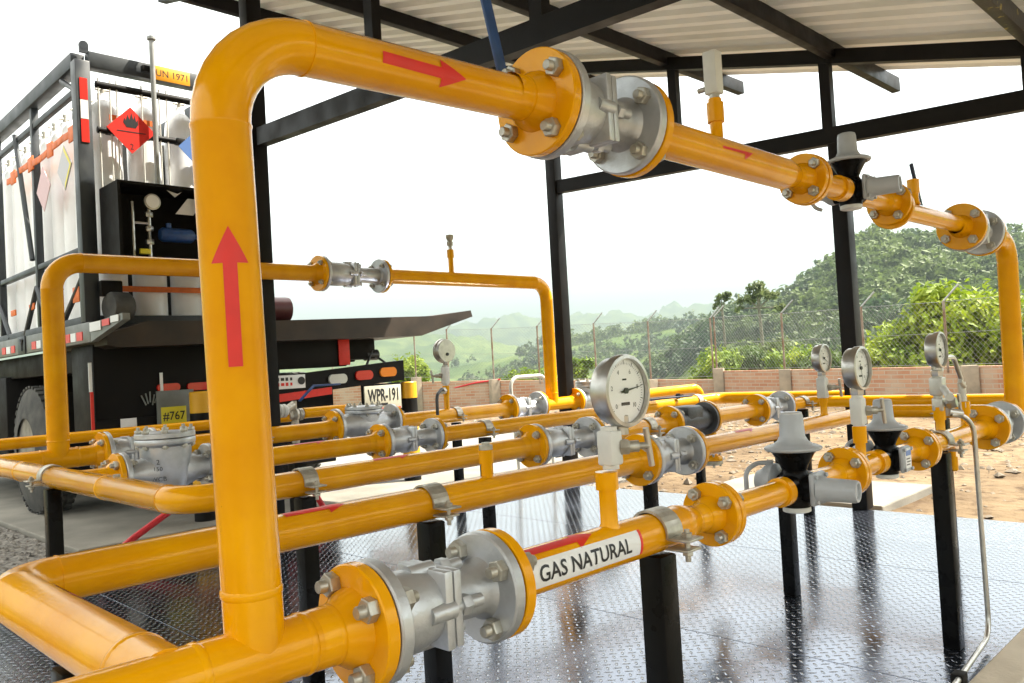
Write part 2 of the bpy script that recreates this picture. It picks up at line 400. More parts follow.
def flange(parent, x, d, y, z, R=.095, r=RM, t=.02, bolts=True, grip=.043, k=1., neck=.035, turn=0., gasket=True):
    """weld-neck flange on an X pipe: face at x looking along d (+1/-1)"""
    b = MB()
    b.lathe([(0, R * .45), (0, R - .002), (-.002, R), (-t + .002, R), (-t, R - .002), (-t, r * 1.42), (-t - neck * .35, r * 1.32), (-t - neck * .8, r * 1.05), (-t - neck, r * 1.012), (-t - neck - .03, r * 1.006)], (x, y, z), (d, 0, 0), 48, cap=False)
    b.bead((x - d * (t + neck), y, z), (1, 0, 0), r)
    f = b.build('flange', YEL, parent, base=(x, y, z))
    if gasket:
        MB().lathe([(0, R * .3), (0, R * .9), (.003, R * .9), (.003, R * .3)], (x, y, z), (d, 0, 0), 40, cap=False).build('gasket', GASK, f)
    if bolts:
        for q in range(4):
            a = rad(45 + 90 * q + turn); w = Vector((x + d * .0015, y + math.cos(a) * R * .765, z + math.sin(a) * R * .765))
            o = bpy.data.objects.new('bolt', bolt_mesh(grip, k)); COL.objects.link(o); o.parent = f; o.location = w - Vector((x, y, z)); o.rotation_euler = (random.uniform(0, 1), 0, 0); o['_w'] = tuple(w)
    return f
def ball_valve(x0, x1, y, z, label, R=.095, k=1., lever=None, m=None, group='flanged ball valves'):
    """two-piece ball valve between the faces x0 and x1"""
    m = m or SILV; x0 += .003; x1 -= .003; L_ = x1 - x0; c = x0 + L_ * .5
    T = thing('ball_valve', label, 'valve', (c, y, z), group)
    t = .021
    xp = x0 + L_ * .50
    b = MB(); b.lathe([(0, R * .4), (0, R - .003), (.003, R), (t - .003, R), (t, R - .003), (t, R * .58), (t + .012, R * .66), (L_ * .3, R * .68), (L_ * .42, R * .62), (L_ * .5, R * .60)], (x0, y, z), (1, 0, 0), 48)
    for a in (95, 180, 270):  # cast bosses round the barrel
        b.rod((xp - .045 * k, y + math.cos(rad(a)) * R * .6, z + math.sin(rad(a)) * R * .6), (xp, y + math.cos(rad(a)) * R * .6, z + math.sin(rad(a)) * R * .6), .013 * k)
    b.build('valve_body', m, T)
    b = MB(); b.lathe([(L_ * .5, R * .5), (L_ * .62, R * .44), (L_ - t - .012, R * .46), (L_ - t, R * .56), (L_ - t, R - .003), (L_ - t + .003, R), (L_ - .003, R), (L_, R - .003), (L_, R * .4)], (x0, y, z), (1, 0, 0), 48)
    b.build('end_piece', m, T)
    b = MB(); s = R * 1.26
    b.box((xp - .009 * k, y, z), (.016 * k, s * 1.04, s * 1.04), .004 * k); b.box((xp + .0085 * k, y, z), (.015 * k, s * 1.02, s * 1.02), .004 * k)
    b.build('joint_plate', m, T)
    b = MB()
    for p, q in ((0, .43), (0, -.43), (.43, 0), (-.43, 0)):
        yy, zz = y + p * s, z + q * s
        b.rod((xp - .028 * k, yy, zz), (xp + .058 * k, yy, zz), .0095 * k, 14); b.hexnut((xp + .0165 * k, yy, zz), (1, 0, 0), .0155 * k, .017 * k)
    b.build('body_bolt', m, T)
    if lever:
        st, a, bb, w, th, lm = lever     # stem end, lever start, lever end, width, thickness, material
        b = MB(); b.rod((c - .02 * k, y, z), st, .014 * k); d = (Vector(st) - Vector((c - .02 * k, y, z))).normalized()
        b.lathe([(-.03, .03 * k), (-.012, .03 * k), (-.012, .02 * k), (0, .02 * k)], st, d, 20); b.hexnut(st, d, .015 * k, .012 * k)
        b.build('stem', ZINC, T)
        a, bb = Vector(a), Vector(bb); dd = (bb - a); X = dd.normalized(); Yv = d.cross(X).normalized(); Zv = X.cross(Yv)
        Rm = Matrix((X, Yv, Zv)).transposed()
        b = MB(); b.box((a + bb) / 2, (dd.length, w, th), min(w, th) * .3, Rm)
        b.lathe([(-th * .7, w * .75), (th * .7, w * .75)], a, Zv, 16)
        b.build('lever', lm, T)
    return T
def arrow_on(parent, o, ax, ref, r, Ln=.2, w=.022, hw=.05, hl=.06):
    wrap(poly_bm(arrow_pts(Ln, w, hw, hl)), o, ax, ref, r + .0008, 'direction_arrow', RED, parent)
def clamp(parent, c, r, axis='x', ear=1):
    """galvanised half strap over a pipe, with flat ears and a bolt on one side"""
    M = Matrix.Translation(c) @ (Matrix() if axis == 'x' else Matrix.Rotation(PI / 2, 4, 'Z'))
    b = MB(M); w = .026; R = r + .0025; t = .005
    pr = []
    for k in range(15):
        a = rad(-8 + 196 * k / 14); pr.append((math.cos(a), math.sin(a)))
    o_, i_ = [(p * (R + t), q * (R + t)) for p, q in pr], [(p * R, q * R) for p, q in pr]
    for (p, q) in zip(range(14), range(1, 15)):
        b.prism([i_[p], o_[p], o_[q], i_[q]], (-w, w), 'x')
    for s in (-1, 1):
        b.box((0, s * (R + .026), -.006), (w * 2, .05, .005), .0015); b.box((0, s * (R + .020), -.026), (w * 1.8, .052, .005), .0015)
    b.build('pipe_strap', ZINC, parent)
    for s in (-1, 1):
        b = MB(M); b.rod((0, s * (R + .03), -.05), (0, s * (R + .03), .012), .0055, 10); b.hexnut((0, s * (R + .03), -.0035), (0, 0, 1), .011, .009); b.hexnut((0, s * (R + .03), -.029), (0, 0, -1), .011, .009)
        b.build('strap_bolt', ZINC, parent)
def support(x, y, z, r, label, s=.055, axis='x', group='black pipe supports', foot=0., strap=True):
    T = thing('pipe_support', label, 'pipe support', (x, y, foot), group)
    b = MB(); b.box((x, y, (foot + z - r - .004) / 2), (s, s, z - r - .004 - foot), .005)
    b.build('post', BLK, T)
    if strap: clamp(T, (x, y, z), r, axis)
    return T
def stub(b, x, y, z, r, h, cap=.4):
    """upright branch with a thicker socket at its top, added to a pipe mesh"""
    b.lathe([(0, r * 1.08), (.01, r), (h * (1 - cap), r), (h * (1 - cap), r * 1.22), (h, r * 1.22)], (x, y, z), (0, 0, 1), 20)

# 1  near pipe frame: riser, bypass, header and second line in one welded spool
XH, XR = .375, .478
T = thing('gas_pipe', 'tall yellow riser pipe in the foreground marked with a red upward arrow', 'gas pipe', (XR, Y1, ZP), 'yellow gas pipe spools')
b = MB()
b.tube([(.25, Y1, ZP), (.60, Y1, ZP)], R1)
b.tube([(XR + .009, Y1, ZP), (XR - .007, Y1, ZT - .004), (1.06, Y1, ZT + .012)], .037, R=.125)
b.tube([(XH, Y1, ZP), (XH, Y2, ZP), (2.20, Y2, ZP)], RM, R=.085)
for x in (.41, .55): b.bead((x, Y1, ZP), (1, 0, 0), R1)
b.bead((XR + .007, Y1, ZP + .085), (0, 0, 1), .037); b.bead((XH, Y1 + .09, ZP), (0, 1, 0), RM)
b.lathe([(0, R1), (-.02, R1 * .92), (-.035, R1 * .6), (-.04, .001)], (.25, Y1, ZP), (1, 0, 0), 28)
stub(b, 1.555, Y2, ZP + .03, .0165, .085, .45)
b.build('pipe', YEL, T)
flange(T, .648, 1, Y1, ZP, turn=12, R=.087, r=R1); flange(T, 1.08, 1, Y1, ZT + .013, turn=8, r=.038); flange(T, 2.27, 1, Y2, ZP, R=.088)
va = Vector((-.44, -.86, 0)).normalized()
arrow_on(T, (XR, Y1, 1.152), (-.011, 0, 1), Vector((-.45, -.89, 0)), .0374, .172, .017, .046, .045)
arrow_on(T, (.785, Y1, ZT + .006), (1, 0, 0), (0, -1, -.12), .0374, .16, .017, .045, .05)
arrow_on(T, (1.0, Y2, ZP), (1, 0, 0), (0, -.28, .96), RM, .16, .02, .045, .05)
arrow_on(T, (XH, 1.42, ZP), (0, -1, 0), (.75, 0, .66), RM, .18, .02, .045, .05)
# caps / cross marks on the stub
MB().lathe([(0, .0195), (.012, .0195), (.012, .012), (.02, .012)], (1.555, Y2, ZP + .1155), (0, 0, 1), 12).build('plug', ZINC, T)

ball_valve(.648, .888, Y1, ZP, 'silver ball valve in the foreground, left of the sticker GAS NATURAL', R=.087)
ball_valve(1.08, 1.335, Y1, ZT + .013, 'silver ball valve on the high pipe under the roof, with a blue lever pointing up',
           lever=((1.185, 1.09, ZT + .03), (1.10, 1.085, ZT + .085), (1.045, 1.085, ZT + .30), .024, .007, BLUE), R=.097)

# 2  spool with the lettering
T = thing('gas_pipe', 'short yellow gas pipe with the white sticker GAS NATURAL', 'gas pipe', (1.25, Y1, ZP), 'yellow gas pipe spools')
b = MB(); b.tube([(.93, Y1, ZP), (1.42, Y1, ZP)], R1); b.lathe([(0, R1), (.008, R1 * 1.04), (.02, R1), (.055, RN * 1.1), (.06, RN)], (1.41, Y1, ZP), (1, 0, 0), 32); b.rod((1.465, Y1, ZP), (1.545, Y1, ZP), RN)
b.lathe([(0, .022), (.012, .0165), (.075, .0165), (.075, .0215), (.108, .0215)], (1.20, Y1, ZP + .031), (0, 0, 1), 20)
b.build('pipe', YEL, T)
flange(T, .888, -1, Y1, ZP, bolts=True, turn=12, R=.087, r=R1)
flange(T, 1.560, 1, Y1, ZP, R=.069, r=RN, t=.017, grip=.037, k=.85, turn=10)
arrow_on(T, (1.03, Y1, ZP), (1, 0, 0), (0, -.36, .93), R1, .20, .018, .046, .05)
ref = Vector((0, -.995, .10))
st = wrap(poly_bm([(-.153, -.024), (.153, -.024), (.153, .024), (-.153, .024)]), (1.088, Y1, ZP), (1, 0, 0), ref, R1 + .0008, 'label_sticker', WHITE, T)
wrap(poly_bm([(-.159, -.024), (-.1515, -.024), (-.1515, .024), (-.159, .024)]), (1.088, Y1, ZP), (1, 0, 0), ref, R1 + .0012, 'sticker_edge', RED, st)
wrap(poly_bm([(.1515, -.024), (.159, -.024), (.159, .024), (.1515, .024)]), (1.088, Y1, ZP), (1, 0, 0), ref, R1 + .0012, 'sticker_edge', RED, st)
wrap(text_bm('GAS NATURAL', .028, 1.0, .98, .018), (1.088, Y1, ZP), (1, 0, 0), ref, R1 + .0016, 'lettering', INK, st, .004)

# 3  thin spools round the regulators on the near line
def thin_spool(x0, x1, y, z, label, fl0=None, fl1=None, R=.069, r=RN, sock=None, st=None, extra=None):
    T = thing('gas_pipe', label, 'gas pipe', ((x0 + x1) / 2, y, z), 'yellow gas pipe spools')
    b = MB(); b.rod((x0, y, z), (x1, y, z), r, 24)
    for s in sock or ():
        b.lathe([(-.022, r), (-.02, r * 1.22), (.02, r * 1.22), (.022, r)], (s, y, z), (1, 0, 0), 24)
    if st: b.lathe([(0, .02), (.01, .0145), (st[1] * .45, .0145), (st[1] * .45, .0195), (st[1] * .9, .0195), (st[1] * .92, .0145), (st[1], .0145)], (st[0], y, z + r * .7), (0, 0, 1), 20)
    if extra: extra(b)
    b.build('pipe', YEL, T)
    if fl0: flange(T, fl0[0], -1, y, z, R=fl0[1] if len(fl0) > 1 else R, r=r, t=.017, bolts=fl0[2] if len(fl0) > 2 else False, grip=.037, k=.85, gasket=False, turn=10)
    if fl1: flange(T, fl1[0], 1, y, z, R=fl1[1] if len(fl1) > 1 else R, r=r, t=.017, bolts=fl1[2] if len(fl1) > 2 else True, grip=.037, k=.85, turn=10)
    return T
thin_spool(1.60, 1.885, Y1, ZP, 'thin yellow gas pipe between the small flange and the grey regulator at the centre right', fl0=(1.563,), sock=(1.875,))
thin_spool(2.02, 2.19, Y1, ZP, 'very short yellow pipe with round flange just right of the nearest grey regulator', fl1=(2.235,))
thin_spool(2.25, 2.475, Y1, ZP, 'thin yellow gas pipe carrying the second pressure gauge of the near line', fl0=(2.238,), sock=(2.455,), st=(2.355, .105))
thin_spool(2.60, 2.77, Y1, ZP, 'very short yellow pipe with round flange right of the second grey regulator', fl1=(2.80,))
def _st(b):
    for x in (3.03, 3.30): b.lathe([(0, .021), (.01, .015), (.05, .015), (.05, .0195), (.095, .0195)], (x, Y1, ZP + .024), (0, 0, 1), 18)
    b.lathe([(0, .012), (.03, .012), (.03, .0165), (.075, .0165), (.08, .012)], (3.10, Y1 - .01, ZP - .03), (0, 0, -1), 14)
T = thin_spool(2.82, 3.49, Y1, ZP, 'yellow gas pipe at the right carrying the rightmost pressure gauge and the steel tube', fl0=(2.803,), r=.0335, extra=_st)
flange(T, 3.545, 1, Y1, ZP, R=.086, r=.0335, turn=12)
ball_valve(3.545, 3.76, Y1, ZP, 'silver ball valve at the foot of the tall right-hand riser', R=.086, k=.9)

# 4  right riser back up to the high pipe, with the low cross pipe
XE = 3.97; XL = 4.30
T = thing('gas_pipe', 'yellow gas pipe at the right edge dropping from the high pipe to the low line', 'gas pipe', (XE, Y1, ZP), 'yellow gas pipe spools')
b = MB()
b.tube([(3.75, Y1, ZT - .035), (XE + .05, Y1, ZT - .04), (XE, Y1, ZP)], .040, R=.095, bead=1.03)
b.tube([(3.81, Y1, ZP), (XL, Y1, ZP), (XL, Y2, ZP), (4.05, Y2, ZP)], RN * 1.1, R=.07)
b.build('pipe', YEL, T)
flange(T, 3.76, -1, Y1, ZP, R=.086, r=.036, bolts=True, turn=12); flange(T, 3.66, -1, Y1, ZT - .035, R=.088, r=.036, turn=8)

# 5  high pipe spools
T = thing('gas_pipe', 'high yellow gas pipe under the roof with a capped white stub, between valve and regulator', 'gas pipe', (1.7, Y1, ZT), 'yellow gas pipe spools')
b = MB(); b.tube([(1.39, Y1, ZT + .008), (1.99, Y1, ZT)], .040); b.lathe([(0, .04), (.05, RN * 1.08), (.056, RN)], (1.985, Y1, ZT), (1, 0, 0), 30); b.rod((2.03, Y1, ZT), (2.09, Y1, ZT), RN)
b.lathe([(0, .02), (.01, .0145), (.05, .0145), (.05, .0195), (.095, .0195), (.095, .015), (.105, .015)], (1.675, Y1, ZT + .03), (0, 0, 1), 20)
b.build('pipe', YEL, T)
flange(T, 1.335, -1, Y1, ZT + .010, R=.097, r=.041, bolts=True, turn=8); flange(T, 2.112, 1, Y1, ZT, R=.067, r=RN, t=.017, grip=.037, k=.85, turn=5)
arrow_on(T, (1.70, Y1, ZT), (1, 0, 0), (0, -.90, .34), .040, .14, .02, .046, .045)
T = thing('pressure_plug', 'white rectangular fitting on top of the high yellow pipe', 'fitting', (1.675, Y1, ZT + .135), None)
b = MB(); b.box((1.675, Y1, ZT + .195), (.032, .034, .10), .004); b.build('plug_block', CREAM, T)
MB().lathe([(0, .012), (.02, .012)], (1.675, Y1, ZT + .135), (0, 0, 1), 12).build('thread', ZINC, T)
MB().rod((1.665, Y1 + .017, ZT + .16), (1.665, Y1 + .035, ZT + .16), .006, 10).build('bleed_screw', ZINC, T)
thin_spool(2.13, 2.345, Y1, ZT, 'short yellow pipe between round flange and the regulator on the high line', fl0=(2.115,), sock=(2.33,))
thin_spool(2.46, 2.66, Y1, ZT - .006, 'very short yellow pipe with round flange right of the regulator on the high line', fl1=(2.71,), r=RN)
def _s2(b): b.lathe([(0, .02), (.012, .0155), (.04, .0155), (.04, .0195), (.085, .0195)], (2.93, Y1, ZT + .012), (0, 0, 1), 18)
T = thin_spool(2.73, 3.37, Y1, ZT - .018, 'yellow pipe with an open stub on top, high at the right before the last valve', fl0=(2.713,), r=.031, extra=_s2)
flange(T, 3.43, 1, Y1, ZT - .025, R=.088, r=.031, turn=8)
ball_valve(3.43, 3.66, Y1, ZT - .03, 'silver ball valve high at the right, with a thin dark blue lever standing up', R=.088, k=.9,
           lever=((3.50, 1.07, ZT + .02), (3.27, 1.062, ZT + .035), (3.185, 1.062, ZT + .205), .016, .012, NAVY))

# 6  regulators
def regulator(x, y, z, label, k=1., rear=True, cap=True):
    T = thing('pressure_regulator', label, 'gas regulator', (x, y, z), 'grey spring regulators')
    P = lambda dx, dy, dz: (x + dx * k, y + dy * k, z + dz * k)
    b = MB(Matrix.Translation((x, y, z)) @ Matrix.Scale(k, 4))
    b.lathe([(-.048, .030), (-.045, .036), (.035, .036), (.045, .03), (.06, .036), (.085, .050), (.097, .060)], (0, 0, 0), (0, 0, 1), 32)
    b.rod((-.062, 0, 0), (.062, 0, 0), .036, 24); b.rod((0, -.05, -.002), (0, .05, -.002), .034, 24)
    b.build('body', BLK, T)
    b = MB(Matrix.Translation((x, y, z)) @ Matrix.Scale(k, 4))
    b.lathe([(.094, .066), (.098, .070), (.102, .070), (.104, .067), (.107, .060), (.110, .049), (.117, .038), (.130, .031), (.180, .0285), (.185, .027)], (0, 0, 0), (0, 0, 1), 40)
    b.build('spring_case', GREYP, T)
    b = MB(Matrix.Translation((x, y, z)) @ Matrix.Scale(k, 4))
    b.lathe([(.1835, .0265), (.188, .0265), (.190, .022)], (0, 0, 0), (0, 0, 1), 30); b.build('adjuster_cap', GREYP if k < 1 else SILV, T)
    b = MB(Matrix.Translation((x, y, z)) @ Matrix.Scale(k, 4))
    b.box((0, -.058, .002), (.072, .016, .082), .008)
    if cap: b.lathe([(0, .036), (.01, .0335), (.018, .029), (.085, .0275), (.092, .025), (.092, .02), (.086, .018)], (0, -.062, .0), (.12, -1, -.02), 30)
    for p in (-1, 1):
        for q in (-1, 1): b.hexnut((p * .027, -.066, .002 + q * .031), (0, -1, 0), .006, .006)
    b.build('shutoff_cap', GREYP, T)
    if not cap:
        b = MB(Matrix.Translation((x, y, z)) @ Matrix.Scale(k, 4)); b.box((0, -.0675, .006), (.046, .002, .062), .0005); tg = b.build('rating_sticker', WHITE, T)
        b = MB(Matrix.Translation((x, y, z)) @ Matrix.Scale(k, 4)); b.box((0, -.0688, .022), (.040, .001, .016)); b.build('sticker_band', PLB, tg)
        b = MB(Matrix.Translation((x, y, z)) @ Matrix.Scale(k, 4))
        for q in range(3): b.box((-.004 + .004 * (q % 2), -.0688, .004 - .009 * q), (.028, .001, .003))
        b.build('sticker_print', INK, tg)
    b = MB(Matrix.Translation((x, y, z)) @ Matrix.Scale(k, 4))
    b.lathe([(-.047, .030), (-.047, .034), (-.058, .034), (-.060, .03)], (0, 0, 0), (0, 0, 1), 28); b.build('bottom_cap', CREAM, T)
    if rear:
        b = MB(Matrix.Translation((x, y, z)) @ Matrix.Scale(k, 4))
        b.lathe([(.04, .03), (.05, .046), (.064, .048), (.07, .046), (.09, .03), (.10, .026)], (0, 0, .012), (0, 1, 0), 30); b.build('rear_case', GREYP, T)
        b = MB(Matrix.Translation((x, y, z)) @ Matrix.Scale(k, 4))
        b.tube([(-.03, .085, -.05), (-.055, .105, -.04), (-.055, .105, .045), (-.02, .09, .06), (.005, .06, .06)], .006, R=.03, seg=10, weld=False); b.build('sensing_tube', GREYP, T)
    return T
regulator(1.945, Y1, ZP, 'grey and black regulator on the near line, larger and nearer than the other low one', 1.0)
regulator(2.535, Y1, ZP, 'grey and black regulator on the near line, right of the second pressure gauge', .95, cap=False)
regulator(2.405, Y1, ZT, 'grey and black regulator on the high pipe, in front of the right column', .90)

# 7  second line, right half
T = thing('gas_pipe', 'yellow gas pipe on the second line from its ball valve to the rear right corner', 'gas pipe', (3.2, Y2, ZP), 'yellow gas pipe spools')
b = MB(); b.rod((2.60, Y2, ZP), (4.06, Y2, ZP), .036, 24)
b.lathe([(0, .02), (.01, .0155), (.05, .0155), (.05, .019), (.10, .019)], (3.70, Y2, ZP + .03), (0, 0, 1), 18)
b.build('pipe', YEL, T); flange(T, 2.545, -1, Y2, ZP, R=.088, r=.036)
arrow_on(T, (2.95, Y2, ZP), (1, 0, 0), (0, -.28, .96), .036, .14, .018, .04, .045)
ball_valve(2.27, 2.545, Y2, ZP, 'silver ball valve behind the near pressure gauge, on the second line', R=.088)

# 8  left header with the third line, tees to the fourth and fifth
XK = 1.0
T = thing('gas_pipe', 'yellow gas pipe bending round at the left, its header running back to a capped end', 'gas pipe', (XK, Y3, ZP), 'yellow gas pipe spools')
b = MB(); b.tube([(XK, 4.72, ZP), (XK, Y3, ZP), (2.43, Y3, ZP)], RM, R=.11)
for y in (3.05, 4.1): b.bead((XK, y, ZP), (0, 1, 0), RM)
b.rod((XK, Y4, ZP), (1.09, Y4, ZP), RM, 28); b.tube([(XK, Y5, ZP), (1.42, Y5, ZP)], R5)
b.tube([(1.285, Y5, ZP), (1.285, Y5, ZB5), (2.80, Y5, ZB5)], R5, R=.14)
b.bead((1.285, Y5, ZP + .09), (0, 0, 1), R5)
for x in (1.2, 1.37): b.bead((x, Y5, ZP), (1, 0, 0), R5)
b.lathe([(0, RM), (.012, RM * .92), (.022, RM * .6), (.024, .001)], (XK, 4.72, ZP), (0, 1, 0), 28)
b.build('pipe', YEL, T)
flange(T, 1.145, 1, Y4, ZP, R=.092); flange(T, 1.50, 1, Y5, ZP, R=F5, r=R5); flange(T, 2.49, 1, Y3, ZP, R=.092); flange(T, 2.86, 1, Y5, ZB5, R=F5, r=R5)
arrow_on(T, (1.75, Y3, ZP), (1, 0, 0), (0, -.2, .98), RM, .16, .02, .045, .05)
b = MB(); b.lathe([(0, .012), (.012, .012)], (XK, 2.95, ZP + RM - .004), (0, 0, 1), 6); b.build('plug', ZINC, T)

def check_valve(x0, x1, y, z, label, R=.092, cov=.115, zt=.155, marks=True, nb=8):
    x0 += .003; x1 -= .003; c = (x0 + x1) / 2; L_ = x1 - x0; t = .021
    T = thing('check_valve', label, 'check valve', (c, y, z), 'bolted cover check valves')
    b = MB(); b.lathe([(0, R * .4), (0, R - .003), (.003, R), (t - .003, R), (t, R - .003), (t, R * .55), (t + .03, R * .52), (L_ * .3, R * .78), (L_ * .5, R * .92), (L_ * .7, R * .78), (L_ - t - .03, R * .52), (L_ - t, R * .55), (L_ - t, R - .003), (L_ - t + .003, R), (L_ - .003, R), (L_, R - .003), (L_, R * .4)], (x0, y, z), (1, 0, 0), 44)
    b.lathe([(-.082, cov * .42), (-.075, cov * .6), (-.02, cov * .8), (zt - .095, cov * .84), (zt - .055, cov * .86), (zt - .046, cov * .97)], (c, y, z), (0, 0, 1), 40)
    b.build('valve_body', SILV, T)
    b = MB(); b.lathe([(zt - .046, cov * .9), (zt - .046, cov * .985), (zt - .043, cov), (zt - .026, cov), (zt - .023, cov * .985)], (c, y, z), (0, 0, 1), 44); b.build('body_flange', SILV, T)
    b = MB(); b.lathe([(zt - .020, cov * .985), (zt - .018, cov), (zt - .002, cov), (zt, cov * .985), (zt, cov * .7), (zt + .004, cov * .66), (zt + .006, cov * .3)], (c, y, z), (0, 0, 1), 44); b.build('cover', SILV, T)
    for k in range(nb):
        a = 2 * PI * (k + .5) / nb; px, py = c + math.cos(a) * cov * .86, y + math.sin(a) * cov * .86
        b = MB(); b.rod((px, py, z + zt - .064), (px, py, z + zt + .026), .0065, 10); b.hexnut((px, py, z + zt), (0, 0, 1), .0135, .014); b.hexnut((px, py, z + zt - .047), (0, 0, -1), .0135, .012); b.build('cover_bolt', ZINC, T)
    if marks:
        f = Vector((-.62, -.78, 0)).normalized(); Uv = Vector((.78, -.62, 0)).normalized()
        for s, h, dz in (('2', .019, .045), ('150', .016, .018), ('WCB', .017, -.022)):
            wrap_r = cov * .868
            bm = text_bm(s, h, 1.1); step = None
            for v in bm.verts:
                a = v.co.x / wrap_r; v.co = Vector((c, y, z + dz)) + (f * math.cos(a) + Uv * math.sin(a)) * (wrap_r + .002) + Vector((0, 0, v.co.y))
            q = MB(); q.bm.free(); q.bm = bm; q.build('cast_mark', DKBODY, T)
    return T
check_valve(1.145, 1.51, Y4, ZP, 'big silver check valve with a round bolted lid, left of the tall yellow riser')
ball_valve(1.50, 1.76, Y5, ZP, 'silver valve mostly hidden behind the big check valve at the left', R=F5)
ball_valve(2.49, 2.86, Y3, ZP, 'silver ball valve at mid photo on the third line, left of the near pressure gauge', R=.092)
ball_valve(2.86, 3.34, Y5, ZB5, 'silver ball valve on the rear bypass pipe, standing out against the sky', R=F5, k=1.3)

# 9  third line, rest
T = thing('gas_pipe', 'yellow gas pipe on the third line between its ball valve and the dark strainer', 'gas pipe', (3.2, Y3, ZP), 'yellow gas pipe spools')
b = MB(); b.rod((2.92, Y3, ZP), (3.44, Y3, ZP), RM, 24); b.build('pipe', YEL, T); flange(T, 2.86, -1, Y3, ZP, R=.092); flange(T, 3.50, 1, Y3, ZP, R=.092)
T = thing('strainer', 'dark iron strainer with an arched body and a yellow drain leg, behind the near gauge', 'strainer', (3.68, Y3, ZP))
b = MB(); b.lathe([(0, .05), (0, .088), (.02, .088), (.02, .052), (.06, .060), (.17, .064), (.27, .060), (.29, .06), (.31, .06), (.312, .088), (.33, .088), (.33, .05)], (3.503, Y3, ZP), (1, 0, 0), 36); b.box((3.66, Y3, ZP + .025), (.15, .12, .11), .02); b.build('strainer_body', DKBODY, T)
b = MB(); b.lathe([(.05, .034), (.22, .034), (.225, .05), (.235, .058), (.25, .058)], (3.87, Y3, ZP + .02), (0, 0, -1), 26); b.build('drain_leg', YEL, T)
b = MB(); b.lathe([(.252, .06), (.27, .06), (.275, .045)], (3.87, Y3, ZP + .02), (0, 0, -1), 26)
for k in range(4):
    a = rad(45 + 90 * k); b.rod((3.87 + .046 * math.cos(a), Y3 + .046 * math.sin(a), ZP - .265), (3.87 + .046 * math.cos(a), Y3 + .046 * math.sin(a), ZP - .19), .007, 10)
b.build('drain_flange', ZINC, T)
T = thing('gas_pipe', 'short yellow gas pipe right of the dark strainer on the third line', 'gas pipe', (4.1, Y3, ZP), 'yellow gas pipe spools')
b = MB(); b.rod((3.88, Y3, ZP), (4.33, Y3, ZP), RM, 24); b.build('pipe', YEL, T); flange(T, 3.836, -1, Y3, ZP, R=.092, bolts=False); flange(T, 4.385, 1, Y3, ZP, R=.092)
ball_valve(4.385, 4.70, Y3, ZP, 'silver ball valve right of the dark strainer, farthest right on the third line', R=.092)
T = thing('gas_pipe', 'yellow gas pipe turning right behind the gauges at the end of the third line', 'gas pipe', (5.05, Y3, ZP), 'yellow gas pipe spools')
b = MB(); b.tube([(4.75, Y3, ZP), (5.06, Y3, ZP), (5.06, 1.0, ZP), (5.06, 1.0, .02)], .036, R=.09); b.build('pipe', YEL, T); flange(T, 4.70, -1, Y3, ZP, R=.092, r=.037)

# 10  fourth line
T = thing('gas_pipe', 'yellow gas pipe on the fourth line right of the big check valve', 'gas pipe', (1.9, Y4, ZP), 'yellow gas pipe spools')
b = MB(); b.rod((1.57, Y4, ZP), (2.32, Y4, ZP), RM, 24); b.build('pipe', YEL, T); flange(T, 1.51, -1, Y4, ZP, R=.092); flange(T, 2.38, 1, Y4, ZP, R=.092)
arrow_on(T, (1.98, Y4, ZP), (1, 0, 0), (0, -.15, .98), RM, .16, .02, .045, .05)
ball_valve(2.38, 2.72, Y4, ZP, 'silver ball valve on the fourth line, just below the licence plate', R=.092)
T = thing('gas_pipe', 'long yellow gas pipe of the fourth line running right behind the near gauge', 'gas pipe', (4.0, Y4, ZP), 'yellow gas pipe spools')
b = MB(); b.tube([(2.78, Y4, ZP), (5.55, Y4, ZP), (5.55, 2.3, ZP)], RM, R=.11); b.build('pipe', YEL, T); flange(T, 2.72, -1, Y4, ZP, R=.092)
T = thing('lever_handle', 'dark blue valve lever lying along the fourth pipe right of the near gauge', 'valve lever', (4.75, Y4 - .09, ZP + .04))
b = MB(); b.box((4.75, Y4 - .10, ZP + .055), (.42, .034, .012), .004, Matrix.Rotation(rad(-8), 3, 'Z')); b.build('lever', NAVY, T)
b = MB(); b.lathe([(0, .02), (.02, .02), (.02, .013), (.05, .013)], (4.93, Y4 - .03, ZP + .055), (0, -1, 0), 14); b.build('hub', BLKM, T)

# 11  fifth line
T = thing('gas_pipe', 'yellow gas pipe in front of the truck, left of the flat lidded check valve', 'gas pipe', (2.3, Y5, ZP), 'yellow gas pipe spools')
b = MB(); b.rod((1.82, Y5, ZP), (2.85, Y5, ZP), R5, 24); b.build('pipe', YEL, T); flange(T, 1.76, -1, Y5, ZP, R=F5, r=R5, bolts=False); flange(T, 2.91, 1, Y5, ZP, R=F5, r=R5)
check_valve(2.91, 3.38, Y5, ZP + .01, 'silver check valve with flat lid right in front of the truck bumper', marks=False, cov=.125, zt=.115, R=F5)
T = thing('gas_pipe', 'yellow gas pipe of the fifth line carrying the gauge turned backwards', 'gas pipe', (3.9, Y5, ZP), 'yellow gas pipe spools')
b = MB(); b.rod((3.44, Y5, ZP), (4.44, Y5, ZP), R5, 24); b.lathe([(0, .026), (.01, .02), (.12, .02), (.12, .025), (.19, .025)], (3.87, Y5, ZP + .03), (0, 0, 1), 18); b.build('pipe', YEL, T); flange(T, 3.38, -1, Y5, ZP, R=F5, r=R5); flange(T, 4.50, 1, Y5, ZP, R=F5, r=R5)
ball_valve(4.50, 4.84, Y5, ZP, 'silver ball valve left of the foot of the rear yellow riser', R=F5)
T = thing('gas_pipe', 'rear yellow bypass pipe bending down beside the middle column, vent on top', 'gas pipe', (5.01, Y5, ZP), 'yellow gas pipe spools')
